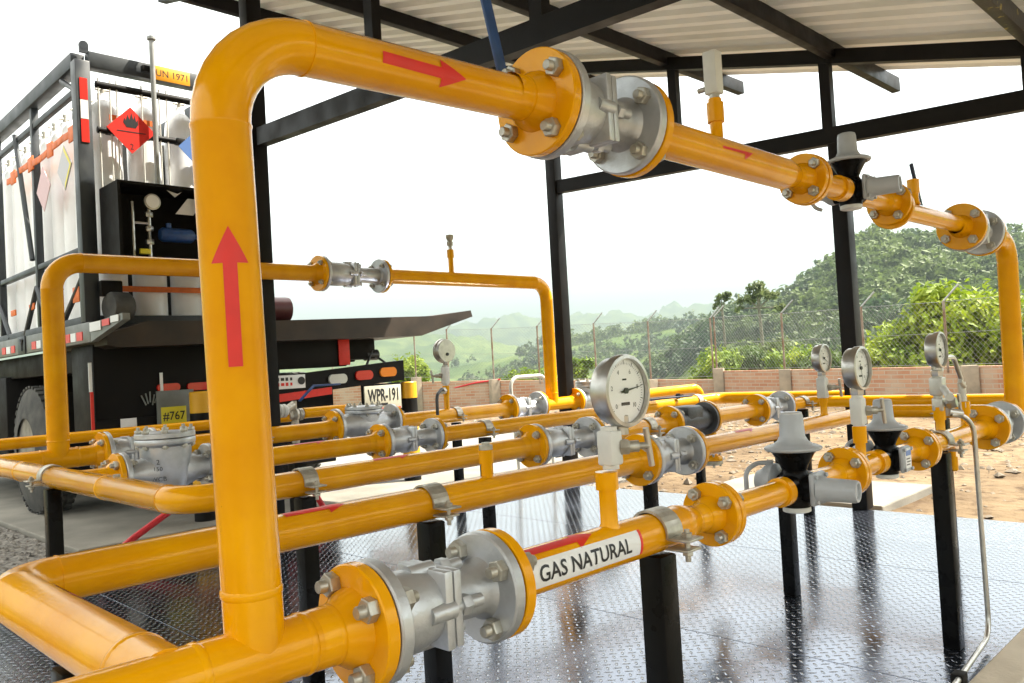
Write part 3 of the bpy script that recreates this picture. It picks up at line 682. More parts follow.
b = MB(); b.tube([(3.40, Y5, ZB5), (5.01, Y5, ZB5), (5.01, Y5, ZP)], R5, R=.14); b.tube([(4.9, Y5, ZP), (5.25, Y5, ZP)], R5); b.bead((5.01, Y5, ZP + .09), (0, 0, 1), R5)
b.lathe([(0, .028), (.012, .02), (.13, .02), (.13, .026), (.19, .026)], (3.985, Y5, ZB5 + .03), (0, 0, 1), 18)
b.build('pipe', YEL, T); flange(T, 3.34, -1, Y5, ZB5, R=F5, r=R5); flange(T, 4.84, -1, Y5, ZP, R=F5, r=R5); flange(T, 5.30, 1, Y5, ZP, R=F5, r=R5)
T = thing('vent_valve', 'small brass vent valve on top of the rear bypass pipe', 'valve', (3.985, Y5, ZB5 + .22))
b = MB(); b.lathe([(0, .014), (.03, .014), (.03, .024), (.06, .024), (.06, .016), (.09, .03), (.11, .03)], (3.985, Y5, ZB5 + .22), (0, 0, 1), 12); b.build('valve_block', ZINC, T)
MB().rod((3.985, Y5, ZB5 + .255), (3.93, Y5 - .04, ZB5 + .262), .008, 8).build('nozzle', ZINC, T)
check_valve(5.30, 5.78, Y5, ZP, 'silver check valve with bolted lid right of the foot of the rear riser', marks=False, cov=.15, zt=.165, R=F5)
T = thing('gas_pipe', 'yellow gas pipe ending in a bend, farthest right on the rear line', 'gas pipe', (6.5, Y5, ZP), 'yellow gas pipe spools')
b = MB(); b.tube([(5.84, Y5, ZP), (7.25, Y5, ZP), (7.25, Y5, -.1)], .045, R=.12); b.build('pipe', YEL, T); flange(T, 5.78, -1, Y5, ZP, R=F5, r=R5)

# 12  thin line in front of the truck with its ball valve
Y6, Z6 = 5.6, .745
T = thing('gas_pipe', 'thin yellow pipe running in front of the truck tail and wheel', 'gas pipe', (2.4, Y6, Z6), 'yellow gas pipe spools')
b = MB(); b.rod((-.3, Y6, Z6), (3.16, Y6, Z6), .036, 20); b.build('pipe', YEL, T)
T = thing('gas_pipe', 'stubby yellow pipe end right of the blue handled valve by the truck', 'gas pipe', (3.45, Y6, Z6), 'yellow gas pipe spools')
b = MB(); b.rod((3.27, Y6, Z6 + .02), (3.66, Y6, Z6 + .02), .042, 20); b.build('pipe', YEL, T)
MB().lathe([(0, .045), (.03, .045), (.032, .03)], (3.66, Y6, Z6 + .02), (1, 0, 0), 20).build('end_cap', CREAM, T)
T = thing('ball_valve', 'small valve with bent blue handle in front of the truck', 'valve', (3.2, Y6, Z6))
b = MB(); b.lathe([(-.06, .046), (-.03, .046), (-.03, .04), (.0, .052), (.03, .04), (.03, .046), (.06, .046)], (3.2, Y6, Z6 + .015), (1, 0, 0), 20); b.rod((3.2, Y6, Z6 + .03), (3.2, Y6, Z6 + .12), .02, 12); b.rod((3.2, Y6, Z6 - .2), (3.2, Y6, Z6), .03, 14); b.build('valve_body', ZINC, T)
b = MB(); b.box((3.30, Y6 - .02, Z6 + .17), (.17, .035, .012), .004, Matrix.Rotation(rad(-40), 3, 'Y')); b.box((3.48, Y6 - .02, Z6 + .225), (.24, .038, .014), .004); b.build('lever', BLUE, T)
T = thing('hose_coupling', 'ribbed white hose coupling at the left of the blue handled valve', 'coupling', (2.98, Y6, Z6 + .06))
b = MB(); b.lathe([(0, .03)] + [p for k in range(5) for p in ((.02 + k * .03, .05), (.04 + k * .03, .05), (.043 + k * .03, .043), (.047 + k * .03, .043))] + [(.18, .035)], (2.92, Y6 - .07, Z6 + .055), (1, 0, 0), 20); b.build('coupling_body', CREAM, T)
b = MB(); b.rod((3.08, Y6 - .07, Z6 + .055), (3.17, Y6 - .03, Z6 + .09), .028, 14); b.build('nozzle', ZINC, T)

# 13  supports
support(1.345, Y1, ZP, R1, 'black square post nearest the camera, holding the near pipe right of GAS NATURAL')
support(3.01, Y1, ZP, .0335, 'black square post under the rightmost pressure gauge')
support(1.345, Y2, ZP, RM, 'black square post with a grey strap behind the foreground ball valve')
support(3.28, Y2, ZP, .036, 'black square post directly behind the nearest grey regulator')
support(1.40, Y3, ZP, RM, 'black post under the third line just right of the tall riser')
support(3.30, Y3, ZP, RM, 'black post between the near gauge and the second ball valve')
support(4.97, Y3, ZP, .036, 'black post behind the left regulator, at the end of the third line')
support(XK, 3.68, ZP, RM, 'black square post at the left holding the header pipe', axis='y')
support(1.62, Y4, ZP, RM, 'black post under the fourth line hidden behind the riser')
support(3.08, Y4, ZP, RM, 'black post under the fourth line left of the yellow stub')
support(5.22, Y4, ZP, RM, 'black post on the far plate edge under the fourth line')
support(2.40, Y5, ZP, R5, 'black post under the fifth line beside the truck tail')
support(3.95, Y5, ZP, R5, 'black post below the gauge that is turned backwards')
support(XL + .02, 1.38, ZP, RN * 1.1, 'short black post standing alone behind the steel tube at the right', axis='y')
support(1.10, Y6, Z6, .036, 'black post at the left edge under the thin pipe', foot=-.07, s=.07)
support(3.2, Y6 + .001, Z6 - .16, .036, 'black stand below the blue handled valve', foot=-.07, s=.10, strap=False)
support(XH, 1.30, ZP, RM, 'black post at the bottom left corner below the near bend', axis='y', strap=False)

# 14  gauges and their block valves
def gauge(x, y, z, R, label, back=False, ticks=True, needle=-10, zbase=None):
    zb = zbase if zbase is not None else z - R - .03
    T = thing('pressure_gauge', label, 'pressure gauge', (x, y, zb), 'round pressure gauges')
    s = 1 if not back else -1     # face looks to -Y (s=1) or away
    d = R * .62
    fy = y - s * d * .55
    A = (0, -s, 0)
    b = MB(); b.lathe([(0, R * .6), (.0, R * .93), (.004, R * .97), (d - .014, R * .97)], (x, y + s * d * .45, z), A, 48); b.build('case', STEEL, T)
    b = MB(); b.lathe([(-.016, R * .96), (-.016, R * 1.04), (-.003, R * 1.055), (.003, R * 1.03), (.004, R * .93), (-.004, R * .915)], (x, fy, z), A, 56, cap=False); b.build('bezel', STEEL, T)
    b = MB(); b.lathe([(-.010, R * .93), (-.0065, R * .93)], (x, fy, z), A, 48); di = b.build('dial', DIAL, T)
    P = lambda u, v, k=0: Vector((x + u, fy + s * (.006 - k), z + v))
    if not back:
        b = MB()
        for k in range(51):
            a = rad(225 - 270 * k / 50); l = .12 if k % 5 == 0 else .06; w = .012 if k % 5 == 0 else .006
            c, q = math.cos(a), math.sin(a)
            for r0, r1, ww in ((.76, .76 + l, w),):
                vs = [P(c * R * rr - q * R * sg * ww, q * R * rr + c * R * sg * ww) for rr, sg in ((r0, -1), (r1, -1), (r1, 1), (r0, 1))]
                b.bm.faces.new([b._v(v) for v in vs])
        b.build('tick_marks', INK, di, smooth=0)
        for k in range(6):
            a = rad(225 - 270 * k / 5); flat(text_bm(str(k * 2), R * .13), P(math.cos(a) * R * .60, math.sin(a) * R * .60), (1, 0, 0), (0, 0, 1), 'numeral', INK, di)
        flat(poly_bm([(-R * .1, 0), (R * .1, 0), (R * .1, R * .05), (-R * .1, R * .05)]), P(0, R * .30), (1, 0, 0), (0, 0, 1), 'unit_mark', INK, di)
        flat(poly_bm([(-R * .2, 0), (R * .2, 0), (R * .2, R * .09), (-R * .2, R * .09)]), P(0, -R * .42), (1, 0, 0), (0, 0, 1), 'maker_mark', INK, di)
        a = rad(needle); c, q = math.cos(a), math.sin(a)
        b = MB(); n = [P(c * R * u - q * R * v, q * R * u + c * R * v, .0025) for u, v in ((-.22, -.035), (.1, -.03), (.74, -.006), (.74, .006), (.1, .03), (-.22, .035))]
        b.bm.faces.new([b._v(v) for v in n]); b.lathe([(0, R * .085), (.004, R * .085)], P(0, 0, .001), A, 20); b.build('needle', INK, T)
        b = MB(); b.bm.faces.new([b._v((x + math.cos(2 * PI * k / 48) * R * .925, fy, z + math.sin(2 * PI * k / 48) * R * .925)) for k in range(48)]); b.build('glass', GLASS, T, smooth=0)
    else:
        b = MB(); b.lathe([(0, .012), (.006, .012)], (x, y + s * d * .45, z - R * .3), (0, -1, 0), 14); b.build('blowout_plug', INK, T)
    b = MB(); b.lathe([(0, .011), (z - R * .95 - zb - .02, .011), (z - R * .95 - zb - .02, .016), (z - R * .9 - zb, .016)], (x, y, zb), (0, 0, 1), 14); b.hexnut((x, y, zb + .006), (0, 0, 1), .02, .02); b.build('stem', STEEL, T)
    return T
def block_valve(x, y, z0, z1, label, side=1, R=1., handle=True, m=None):
    """square needle valve block under a gauge, T handle to the right"""
    m = m or CREAM
    T = thing('needle_valve', label, 'needle valve', (x, y, z0), 'block needle valves')
    h = z1 - z0
    b = MB(); b.box((x, y, z0 + h * .5), (.036 * R, .036 * R, h * .82), .005); b.lathe([(0, .016 * R), (h * .14, .016 * R)], (x, y, z0), (0, 0, 1), 14); b.lathe([(0, .016 * R), (h * .14, .016 * R)], (x, y, z1 - h * .14), (0, 0, 1), 14); b.build('valve_block', m, T)
    d = Vector((.75, -.66, 0)) * side
    c = Vector((x, y, z0 + h * .5))
    b = MB(); b.hexnut(c + d * .018 * R, d, .0155 * R, .018 * R); b.rod(c, c + d * .075 * R, .0065 * R, 12); b.lathe([(.036 * R, .011 * R), (.055 * R, .011 * R)], c, d, 12); b.build('bonnet', ZINC, T)
    if handle:
        e = c + d * .074 * R; b = MB(); t = Vector((.18, .0, -1)).normalized(); b.rod(e - t * .034 * R, e + t * .04 * R, .0058 * R, 10); b.build('handle', STEEL, T)
    return T
block_valve(1.215, Y1, .842, .922, 'white square valve block under the near pressure gauge')
gauge(1.25, Y1, .987, .0665, 'largest pressure gauge, in the foreground at mid photo with its dial in view', needle=8, zbase=.915)
block_valve(2.355, Y1, .812, .905, 'white square valve block under the second gauge of the near line')
gauge(2.355, Y1, .982, .060, 'pressure gauge in front of the right column, seen nearly edge on', needle=-80, zbase=.90)
block_valve(3.03, Y1, .80, .855, 'steel valve block below the rightmost gauge, with the bent tubing', m=NEEDLEB)
gauge(3.03, Y1, 1.015, .060, 'rightmost pressure gauge, seen edge on against the brick wall', needle=-40, zbase=.92)
T = thing('gauge_manifold', 'steel manifold with small levers between the rightmost gauge and its pipe', 'manifold', (3.03, Y1, .855))
b = MB(); b.box((3.03, Y1, .89), (.044, .044, .062), .005); b.rod((3.03, Y1, .855), (3.03, Y1, .93), .016, 14); b.build('manifold_block', NEEDLEB, T)
b = MB(); b.rod((3.02, Y1 - .02, .885), (2.955, Y1 - .055, .865), .012, 12); b.rod((2.955, Y1 - .055, .865), (2.935, Y1 - .066, .858), .014, 12); b.build('lever', CREAM, T)
b = MB(); b.hexnut((3.02, Y1 - .03, .83), (.1, -1, .2), .02, .03); b.rod((3.05, Y1 - .02, .80), (3.09, Y1 - .05, .79), .015, 12); b.build('fitting', STEEL, T)
T = thing('steel_tubing', 'thin bent steel tube dropping from the right gauge to the plate edge', 'steel tube', (3.10, .89, .0))
b = MB(); b.tube([(3.05, Y1 - .03, .79), (3.13, .90, .785), (3.115, .893, .03), (2.55, .845, .03)], .0085, R=.075, seg=12, weld=False); b.build('tube', STEEL, T)
b = MB(); b.box((2.68, .86, .02), (.05, .035, .045), .004); b.build('tube_bracket', BLKM, T)
T = thing('steel_tubing', 'small hooked steel tube looping over beside the rightmost gauge', 'steel tube', (3.30, Y1, .80))
b = MB(); b.tube([(3.05, Y1, .90), (3.10, Y1, .985), (3.22, Y1, .985), (3.285, Y1, .90), (3.30, Y1, .80)], .0085, R=.05, seg=12, weld=False); b.build('tube', STEEL, T)
b = MB(); b.lathe([(0, .014), (.07, .014)], (3.288, Y1, .82), (-.02, 0, 1), 12); b.rod((3.17, Y1 - .03, .90), (3.28, Y1 - .01, .875), .008, 10); b.hexnut((3.30, Y1, .795), (0, 0, 1), .02, .022); b.build('fitting', NEEDLEB, T)
block_valve(3.70, Y2, .80, .915, 'white square valve block under the gauge left of the right column', R=1.15)
gauge(3.70, Y2, .995, .064, 'pressure gauge left of the right column, smallest with its dial in view', needle=-30, zbase=.91)
block_valve(3.87, Y5, .92, 1.07, 'white square valve block under the gauge turned backwards', side=-1, R=1.3)
gauge(3.88, Y5, 1.175, .086, 'pressure gauge showing its plain back in front of the far hills', back=True, zbase=1.065)
T = thing('steel_tubing', 'small dark hooked tube left of the gauge turned backwards', 'steel tube', (3.7, Y5 - .1, .75))
b = MB(); b.tube([(3.86, Y5, .88), (3.78, Y5 - .06, .90), (3.68, Y5 - .12, .86), (3.68, Y5 - .12, .72)], .012, R=.06, seg=10, weld=False); b.build('tube', DKBODY, T)
b = MB(); b.hexnut((3.84, Y5 - .015, .885), (-1, -.6, 0), .026, .05); b.build('fitting', ZINC, T)

# ------------------------------------------------------------------ floor of tread plate, kerb, slabs
b = MB(); xs = [-1.08, .17, 1.42, 2.65, 3.95, 5.24]
for i in range(5):
    for y0, y1 in ((.848, 2.74), (2.743, 4.62)):
        b.box(((xs[i] + xs[i + 1]) / 2, (y0 + y1) / 2, -.004), (xs[i + 1] - xs[i] - .004, y1 - y0, .008), .0012)
structure(b.build('steel_floor', TREAD, smooth=0))
b = MB(); b.box((2.08, 2.73, -.055), (6.34, 3.80, .09)); structure(b.build('floor_frame', BLKM, smooth=0))
b = MB(); b.box((2.08, 4.655, -.012), (6.4, .04, .03), .004); structure(b.build('floor_edge_strip', CREAM, smooth=0))
b = MB(); b.box((1.7, .785, -.045), (9., .118, .11), .006); structure(b.build('kerb', CURB, smooth=0))
b = MB(); b.box((5.7, 11.2, -.11), (7.8, 10.2, .13), .01); structure(b.build('concrete_pad', CONC, smooth=0))
b = MB(); b.box((6.1, 2.95, -.09), (1.0, 1.5, .1), .012); structure(b.build('concrete_slab', CONC, smooth=0))
b = MB(); b.box((3.2, -.55, -.10), (9., 2.5, .06), .01); structure(b.build('side_path', CONC, smooth=0))

# ------------------------------------------------------------------ canopy: columns, trusses, purlins, roof sheet
RA, RB = 2.297, .2645              # underside of the rafters: z = RA + RB*y
zr = lambda y: RA + RB * y
def column(x, y, label, h=None):
    T = thing('canopy_column', label, 'column', (x, y, 0), 'black canopy columns')
    h = h or zr(y)
    b = MB(); b.box((x, y, h / 2), (.10, .10, h), .006); b.build('post', STRUCT, T)
    
    return T
column(5.26, 2.19, 'black canopy column at the right, behind the grey regulators', 2.36)
column(5.26, 4.66, 'black canopy column in the middle beside the rear yellow riser')
column(2.50, 4.68, 'black canopy column mostly hidden behind the tall yellow riser')
column(2.50, -1.0, 'black canopy column on the near side, out of the picture to the right')
def slab_beam(b, x, y0, y1, z0, z1, h, w=.06):
    b.prism([(y0, z0), (y1, z1), (y1, z1 + h), (y0, z0 + h)], (x - w / 2, x + w / 2), 'x')
def truss(x, label):
    T = thing('roof_truss', label, 'roof truss', (x, 2, zr(2)), 'black roof trusses')
    b = MB(); slab_beam(b, x, -1.3, 6.0, zr(-1.3), zr(6.0), .095); b.build('rafter', STRUCT, T)
    tz = lambda y: 2.235 + .055 * y
    b = MB(); slab_beam(b, x, -1.25, 4.61, tz(-1.25), tz(4.61), .11, .064); b.build('tie_beam', STRUCT, T)
    for y in (3.40, 2.24, 1.1):
        b = MB(); b.box((x, y, (tz(y) + .1 + zr(y) + .01) / 2), (.055, .07, zr(y) + .01 - tz(y) - .1)); b.build('strut', STRUCT, T)
    return T
truss(5.26, 'black roof truss at the far side of the canopy, between two columns')
truss(2.50, 'black roof truss running overhead above the high yellow pipe')
truss(-.26, 'black roof truss over the camera, out of sight above')
for y, l, m in ((1.06, 'roof purlin with flaking paint at the top right corner', PEEL), (2.19, 'black roof purlin whose end juts out above the right column', STRUCT), (3.45, 'black roof purlin whose end juts out above the white stub fitting', STRUCT),
                (4.72, 'black roof purlin reaching the middle column', STRUCT), (5.86, 'black roof purlin along the upper left edge of the roof', STRUCT), (-.2, 'black roof purlin at the low side of the roof', STRUCT)):
    b = MB(); z = zr(y) + .05; xa = 2.42 if y > 5 else -1.29; b.box(((xa + 6.37) / 2, y, z + .035), (6.37 - xa, .06, .105), .004)
    tag(b.build('roof_purlin', m, base=(2.5, y, z)), l, 'purlin', 'roof purlins')
def roof():
    b = MB(); per = .19; x0, x1 = -1.3, 6.12; n = int((x1 - x0) / per); pr = []
    for k in range(n):
        for f, h in ((0, 0), (.30, 0), (.42, .035), (.80, .035), (.92, 0)): pr.append((x0 + (k + f) * per, h))
    ys = [-1.35, 6.08]
    for t in (0, .004):
        pass
    lo = [[b._v((x, y, zr(y) + .142 + h)) for x, h in pr] for y in ys]; hi = [[b._v((x, y, zr(y) + .146 + h)) for x, h in pr] for y in ys]
    for i in range(len(pr) - 1):
        b.bm.faces.new((lo[0][i], lo[0][i + 1], lo[1][i + 1], lo[1][i])); b.bm.faces.new((hi[0][i], hi[1][i], hi[1][i + 1], hi[0][i + 1]))
        for e in (0, 1): b.bm.faces.new((lo[e][i], hi[e][i], hi[e][i + 1], lo[e][i + 1]))
    return b.build('canopy_roof', ROOF, base=(2.5, 2.4, zr(2.4)), smooth=20)
tag(roof(), 'cream corrugated metal roof sheet over the pipes', 'roof')

# ------------------------------------------------------------------ truck tail
TY = 6.6
T = thing('gas_truck', 'black flatbed truck seen from the rear, with plate WPR-191 and lamps', 'truck', (3.4, 9, -.045))
b = MB(); b.box((3.45, 9.6, 1.28), (2.6, 5.8, .2), .01); b.box((3.4, 10.8, .75), (2.6, 3.4, .9), .02); b.build('chassis', BLKM, T)
b = MB(); b.prism([(2.12, 1.44), (2.42, 1.535), (3.5, 1.535), (5.2, 1.575), (5.72, 1.635), (5.74, 1.57), (5.05, 1.38), (4.3, 1.37), (3.4, 1.36), (2.2, 1.34), (2.12, 1.36)], (6.33, 7.3), 'y'); b.build('tail_deck', RUSTD, T)
b = MB(); b.box((2.88, 6.86, 1.02), (1.55, .5, .72), .012); b.box((2.6, 6.62, .62), (1.0, .03, .36), .005); b.box((3.8, 6.95, .62), (1.02, .3, .8), .01); b.build('tail_panel', BLKM, T)  # last box: dark fill added to blacken the space below the bumper
b = MB(); b.box((3.86, 6.75, 1.27), (.95, .35, .30), .01); b.box((4.5, 6.9, 1.24), (.16, .2, .16), .01); b.build('crossmember', BLKM, T)
b = MB(); b.rod((4.66, 6.75, 1.22), (4.80, 6.75, 1.22), .055, 18); b.rod((4.75, 6.72, 1.22), (4.92, 6.66, 1.08), .012, 8); b.rod((4.75, 6.72, 1.30), (4.58, 6.66, 1.06), .012, 8); b.build('hitch', DKBODY, T)
MB().box((4.30, 6.565, 1.28), (.12, .012, .30), .002).build('red_marker', RED, T)
bum = MB(); bum.prism([(3.2, .86), (4.94, .955), (4.94, 1.15), (3.2, 1.03)], (6.50, 6.62), 'y'); bum = bum.build('bumper', BLKM, T)
MB().prism([(3.3, .815), (4.1, .87), (4.1, .935), (3.3, .885)], (6.488, 6.51), 'y').build('red_stripe', RED, bum)
for x, z, m in ((4.17, 1.005, LENW), (4.46, 1.025, LENR), (4.74, 1.043, AMB)):
    b = MB(); pts = [(x + math.cos(a) * .042 + (.055 if math.cos(a) > 0 else -.055), z + math.sin(a) * .045) for a in [2 * PI * k / 20 for k in range(20)]]
    b.prism(pts, (6.478, 6.505), 'y'); b.build('tail_lamp', m, bum)
b = MB(); b.box((3.62, 6.492, 1.005), (.42, .008, .12), .001); pl = b.build('warning_plate', WHITE, bum)
for z, m in ((1.03, INK), (.985, RED)):
    q = MB()
    for k in range(6): q.box((3.48 + .042 * k, 6.4872, z), (.032 - .006 * (k % 3), .002, .03 - .004 * (k % 2)))
    q.build('worn_print', m, pl)
b = MB(); b.lathe([(0, .035), (.004, .035)], (3.79, 6.487, 1.01), (0, -1, 0), 18); b.build('warning_disc', INK, pl)
for x, z in ((2.66, 1.02), (2.90, 1.015)):
    b = MB(); pts = [(x + math.cos(a) * .03 + (.06 if math.cos(a) > 0 else -.06), z + math.sin(a) * .032) for a in [2 * PI * k / 20 for k in range(20)]]
    b.prism(pts, (6.585, 6.612), 'y'); b.build('marker_lamp', LENR, T)
b = MB(); b.box((4.67, 6.50, .80), (.43, .016, .235), .004); lp = b.build('licence_plate', PLATEW, T)
flat(text_bm('WPR-191', .125, 1.0, .56, .022), (4.67, 6.490, .825), (1, 0, 0), (0, 0, 1), 'lettering', INK, lp)
flat(poly_bm([(-.05, -.012), (.05, -.012), (.05, .012), (-.05, .012)]), (4.67, 6.490, .735), (1, 0, 0), (0, 0, 1), 'small_print', INK, lp)
MB().box((4.67, 6.49, .693), (.40, .004, .016)).build('red_band', RED, lp)
b = MB(); b.box((4.67, 6.515, .80), (.47, .012, .27), .003); b.build('plate_frame', BLKM, lp)
b = MB(); b.box((2.70, 6.575, .845), (.30, .012, .30), .003); sg = b.build('number_sign', RAILG, T)
MB().box((2.68, 6.566, .79), (.20, .006, .15), .001).build('yellow_panel', SIGNY, sg)
flat(text_bm('#767', .075, 1.0, .9, .01), (2.68, 6.5615, .79), (1, 0, 0), (0, 0, 1), 'lettering', INK, sg)
MB().box((2.34, 6.592, .735), (.12, .006, .13), .001).build('paper_sticker', WHITE, T)
for x, z0, z1, m in ((2.075, 1.02, 1.24, WHITE), (2.08, .62, 1.02, RED), (2.085, .58, .70, WHITE), (2.60, .98, 1.14, WHITE)):
    MB().box((x, 6.585, (z0 + z1) / 2), (.022, .01, z1 - z0)).build('edge_strip', m, T)
b = MB()
for k in range(5): b.box((2.46 + .025 * k, 6.592, .93 + .012 * (k % 3)), (.010, .005, .085), 0, Matrix.Rotation(rad(12 * (k - 2)), 3, 'Y'))
b.build('scuff_marks', RAILG, T)
# side rail with reflectors
b = MB(); b.box((2.05, 9.35, 1.46), (.05, 5.9, .15), .006); b.prism([(6.40, 1.52), (6.05, 1.535), (5.75, 1.545), (5.75, 1.50), (6.40, 1.385)], (2.03, 2.08), 'x'); rl = b.build('side_rail', RAILG, T)
for y0, y1, m in ((5.80, 5.95, REFW), (5.98, 6.12, REFR), (6.15, 6.38, REFW), (6.55, 6.68, REFR), (6.70, 6.82, REFW), (6.84, 7.0, REFR), (7.60, 7.72, REFW), (7.74, 7.86, REFR), (8.4, 8.52, REFR), (8.55, 8.68, REFW), (8.71, 8.83, REFR)):
    z0 = 1.42 if y0 > 6.5 else 1.455 + (6.4 - y0) * .07
    MB().box((2.022, (y0 + y1) / 2, z0 + .02), (.006, y1 - y0, .065 if y0 > 6.1 else .045)).build('reflector', m, rl)
for y in (7.15, 8.15, 9.2, 10.2):
    b = MB(); b.box((2.018, y, 1.46), (.012, .22, .155), .002); b.rod((2.008, y - .03, 1.46), (2.008, y - .07, 1.51), .009, 6); b.rod((2.008, y - .03, 1.46), (2.008, y + .01, 1.51), .009, 6); b.rod((2.008, y - .03, 1.46), (2.008, y - .03, 1.41), .009, 6); b.build('stake_pocket', FRAME, rl)
def wheel(x, y, T):
    b = MB(); R = .565
    b.lathe([(0, .29), (0, .33), (.02, .42), (.03, .49), (.055, R - .012), (.09, R), (.24, R), (.275, R - .012), (.30, .49), (.31, .33), (.31, .29)], (x, y, R - .045), (1, 0, 0), 48, cap=False)
    for k in range(40):
        a = 2 * PI * k / 40
        for q in (.075, .165, .255): b.box((x + q, y + math.cos(a) * (R + .004), R - .045 + math.sin(a) * (R + .004)), (.055, .05, .02), 0, Matrix.Rotation(a - PI / 2, 3, 'X'))
    ty = b.build('tyre', TYRE, T)
    b = MB(); b.lathe([(.02, .30), (.015, .325), (.05, .29), (.14, .26), (.15, .12), (.08, .10), (.05, .08), (.05, .01)], (x, y, R - .045), (1, 0, 0), 36)
    for k in range(8):
        a = 2 * PI * k / 8; b.hexnut((x + .15, y + math.cos(a) * .19, R - .045 + math.sin(a) * .19), (-1, 0, 0), .025, .04)
    b.build('wheel_rim', RIM, ty)
for x, y in ((2.05, 8.3), (4.55, 8.3)): wheel(x, y, T)
for x in (2.27, 4.45): MB().box((x, 7.5, .62), (.45, .02, .8), .004).build('mud_flap', BLKM, T)
# container frame on the deck
CX0, CX1, CZ0, CZ1, CY0, CY1 = 2.12, 3.36, 1.55, 3.56, 6.66, 12.2
T = thing('container_frame', 'dark steel container frame on the truck with an orange UN 1971 plate', 'container', (3., 9.4, CZ0))
fr = MB()
for x in (CX0, CX1):
    for y in ((CY0, 7.9, 9.15, 10.4, 11.4, CY1) if x == CX0 else (CY0, CY1)):
        w = .11 if y in (CY0, CY1) else .06
        fr.box((x, y, (CZ0 + CZ1) / 2), (w, w, CZ1 - CZ0), .006)
    fr.box((x, (CY0 + CY1) / 2, CZ1 + .02), (.10, CY1 - CY0 - .1, .12), .006); fr.box((x, (CY0 + CY1) / 2, CZ0 + .0), (.09, CY1 - CY0 - .1, .10), .006)
    fr.box((x, (CY0 + CY1) / 2, 2.12), (.05, CY1 - CY0 - .1, .045), .004)
    fr.box((x, (CY0 + CY1) / 2, 3.36), (.04, CY1 - CY0 - .1, .05), .004)
fr.box(((CX0 + CX1) / 2, CY0, CZ1 + .02), (CX1 - CX0 - .1, .10, .125), .006); fr.box(((CX0 + CX1) / 2, CY0, CZ0), (CX1 - CX0 - .1, .09, .1), .006); fr.box(((CX0 + CX1) / 2, CY1, CZ1), (CX1 - CX0 - .1, .1, .12), .006)
for a, c in (((CY0 + .05, 3.35), (CY0 + .35, 3.5)), ((8.0, 2.2), (8.4, 3.4)), ((CY0 + .05, 1.9), (CY0 + .6, 1.56)), ((7.9, 1.95), (8.3, 1.56)), ((7.9, 1.95), (7.55, 1.56)), ((9.2, 1.95), (8.8, 1.56))):
    p = Vector((CX0 - .03, a[0], a[1])); q = Vector((CX0 - .03, c[0], c[1])); fr.rod(p, q, .022, 8)
fr.lathe([(-.012, .034), (.012, .034)], (CX0 + .03, CY0, CZ1 + .135), (0, 1, 0), 20); fr.box((CX0 + .03, CY0, CZ1 + .105), (.066, .022, .06))
fr.build('frame', FRAME, T)
b = MB(); b.rod((CX0 + .1, CY0 - .02, 3.40), (CX1 - .1, CY0 - .02, 3.40), .028, 10); b.rod((CX0 + .1, CY0 - .02, 3.045), (CX1 - .1, CY0 - .02, 3.045), .026, 10)
for k in range(4): b.box((CX0 + .2 + k * .27, CY0 - .02, 3.045), (.07, .06, .05), .004)
b.build('cross_bar', BLKM, T)
for z0, z1, m in ((2.92, 3.10, REFR), (3.10, 3.25, REFW), (3.25, 3.42, REFR)): MB().box((CX0, CY0 - .058, (z0 + z1) / 2), (.055, .006, z1 - z0 - .005)).build('reflector', m, T)
b = MB(); b.box((2.80, CY0 - .062, 3.575), (.30, .008, .115), .001); up = b.build('hazard_plate', UNOR, T)
flat(text_bm('UN 1971', .055, 1.0, .95, .006), (2.80, CY0 - .0665, 3.575), (1, 0, 0), (0, 0, 1), 'lettering', INK, up)
def diamond(o, U_, n, h, m, name='placard'):
    o, U_, n = Vector(o), Vector(U_), Vector(n); b = MB()
    a = [b._v(o + U_ * x + Vector((0, 0, z)) + n * t) for t in (0, .006) for x, z in ((-h, 0), (0, -h), (h, 0), (0, h))]
    b.bm.faces.new(a[:4]); b.bm.faces.new(a[4:])
    for i in range(4): b.bm.faces.new((a[i], a[(i + 1) % 4], a[4 + (i + 1) % 4], a[4 + i]))
    return b.build(name, m, T, smooth=0)
d = diamond((2.45, CY0 - .08, 3.06), (1, 0, 0), (0, -1, 0), .185, RED)
fl = [(-.035, 0), (-.06, .035), (-.05, .075), (-.04, .05), (-.025, .10), (-.01, .06), (.005, .12), (.018, .065), (.03, .10), (.04, .05), (.052, .07), (.055, .03), (.035, 0)]
flat(poly_bm(fl), (2.45, CY0 - .0875, 3.08), (1, 0, 0), (0, 0, 1), 'flame_symbol', INK, d); flat(poly_bm([(-.11, -.004), (.11, -.004), (.11, .004), (-.11, .004)]), (2.45, CY0 - .0875, 3.045), (1, 0, 0), (0, 0, 1), 'printed_line', INK, d); flat(text_bm('2', .045), (2.45, CY0 - .0875, 2.93), (1, 0, 0), (0, 0, 1), 'lettering', INK, d)
diamond((2.99, CY0 - .08, 2.99), (1, 0, 0), (0, -1, 0), .17, PLB)
diamond((CX0 - .04, 7.55, 2.74), (0, 1, 0), (-1, 0, 0), .19, PLP); e = diamond((CX0 - .04, 6.98, 2.80), (0, 1, 0), (-1, 0, 0), .18, PLG)
b = MB(); a = [b._v((CX0 - .048, 6.98 + u, 2.80 + v)) for u, v in ((-.175, 0), (0, -.175), (-.0, -.13), (-.13, 0), (0, .13), (0, .175))]; b.bm.faces.new((a[0], a[1], a[2], a[3])); b.bm.faces.new((a[0], a[3], a[4], a[5])); b.build('yellow_border', SIGNY, e, smooth=0)
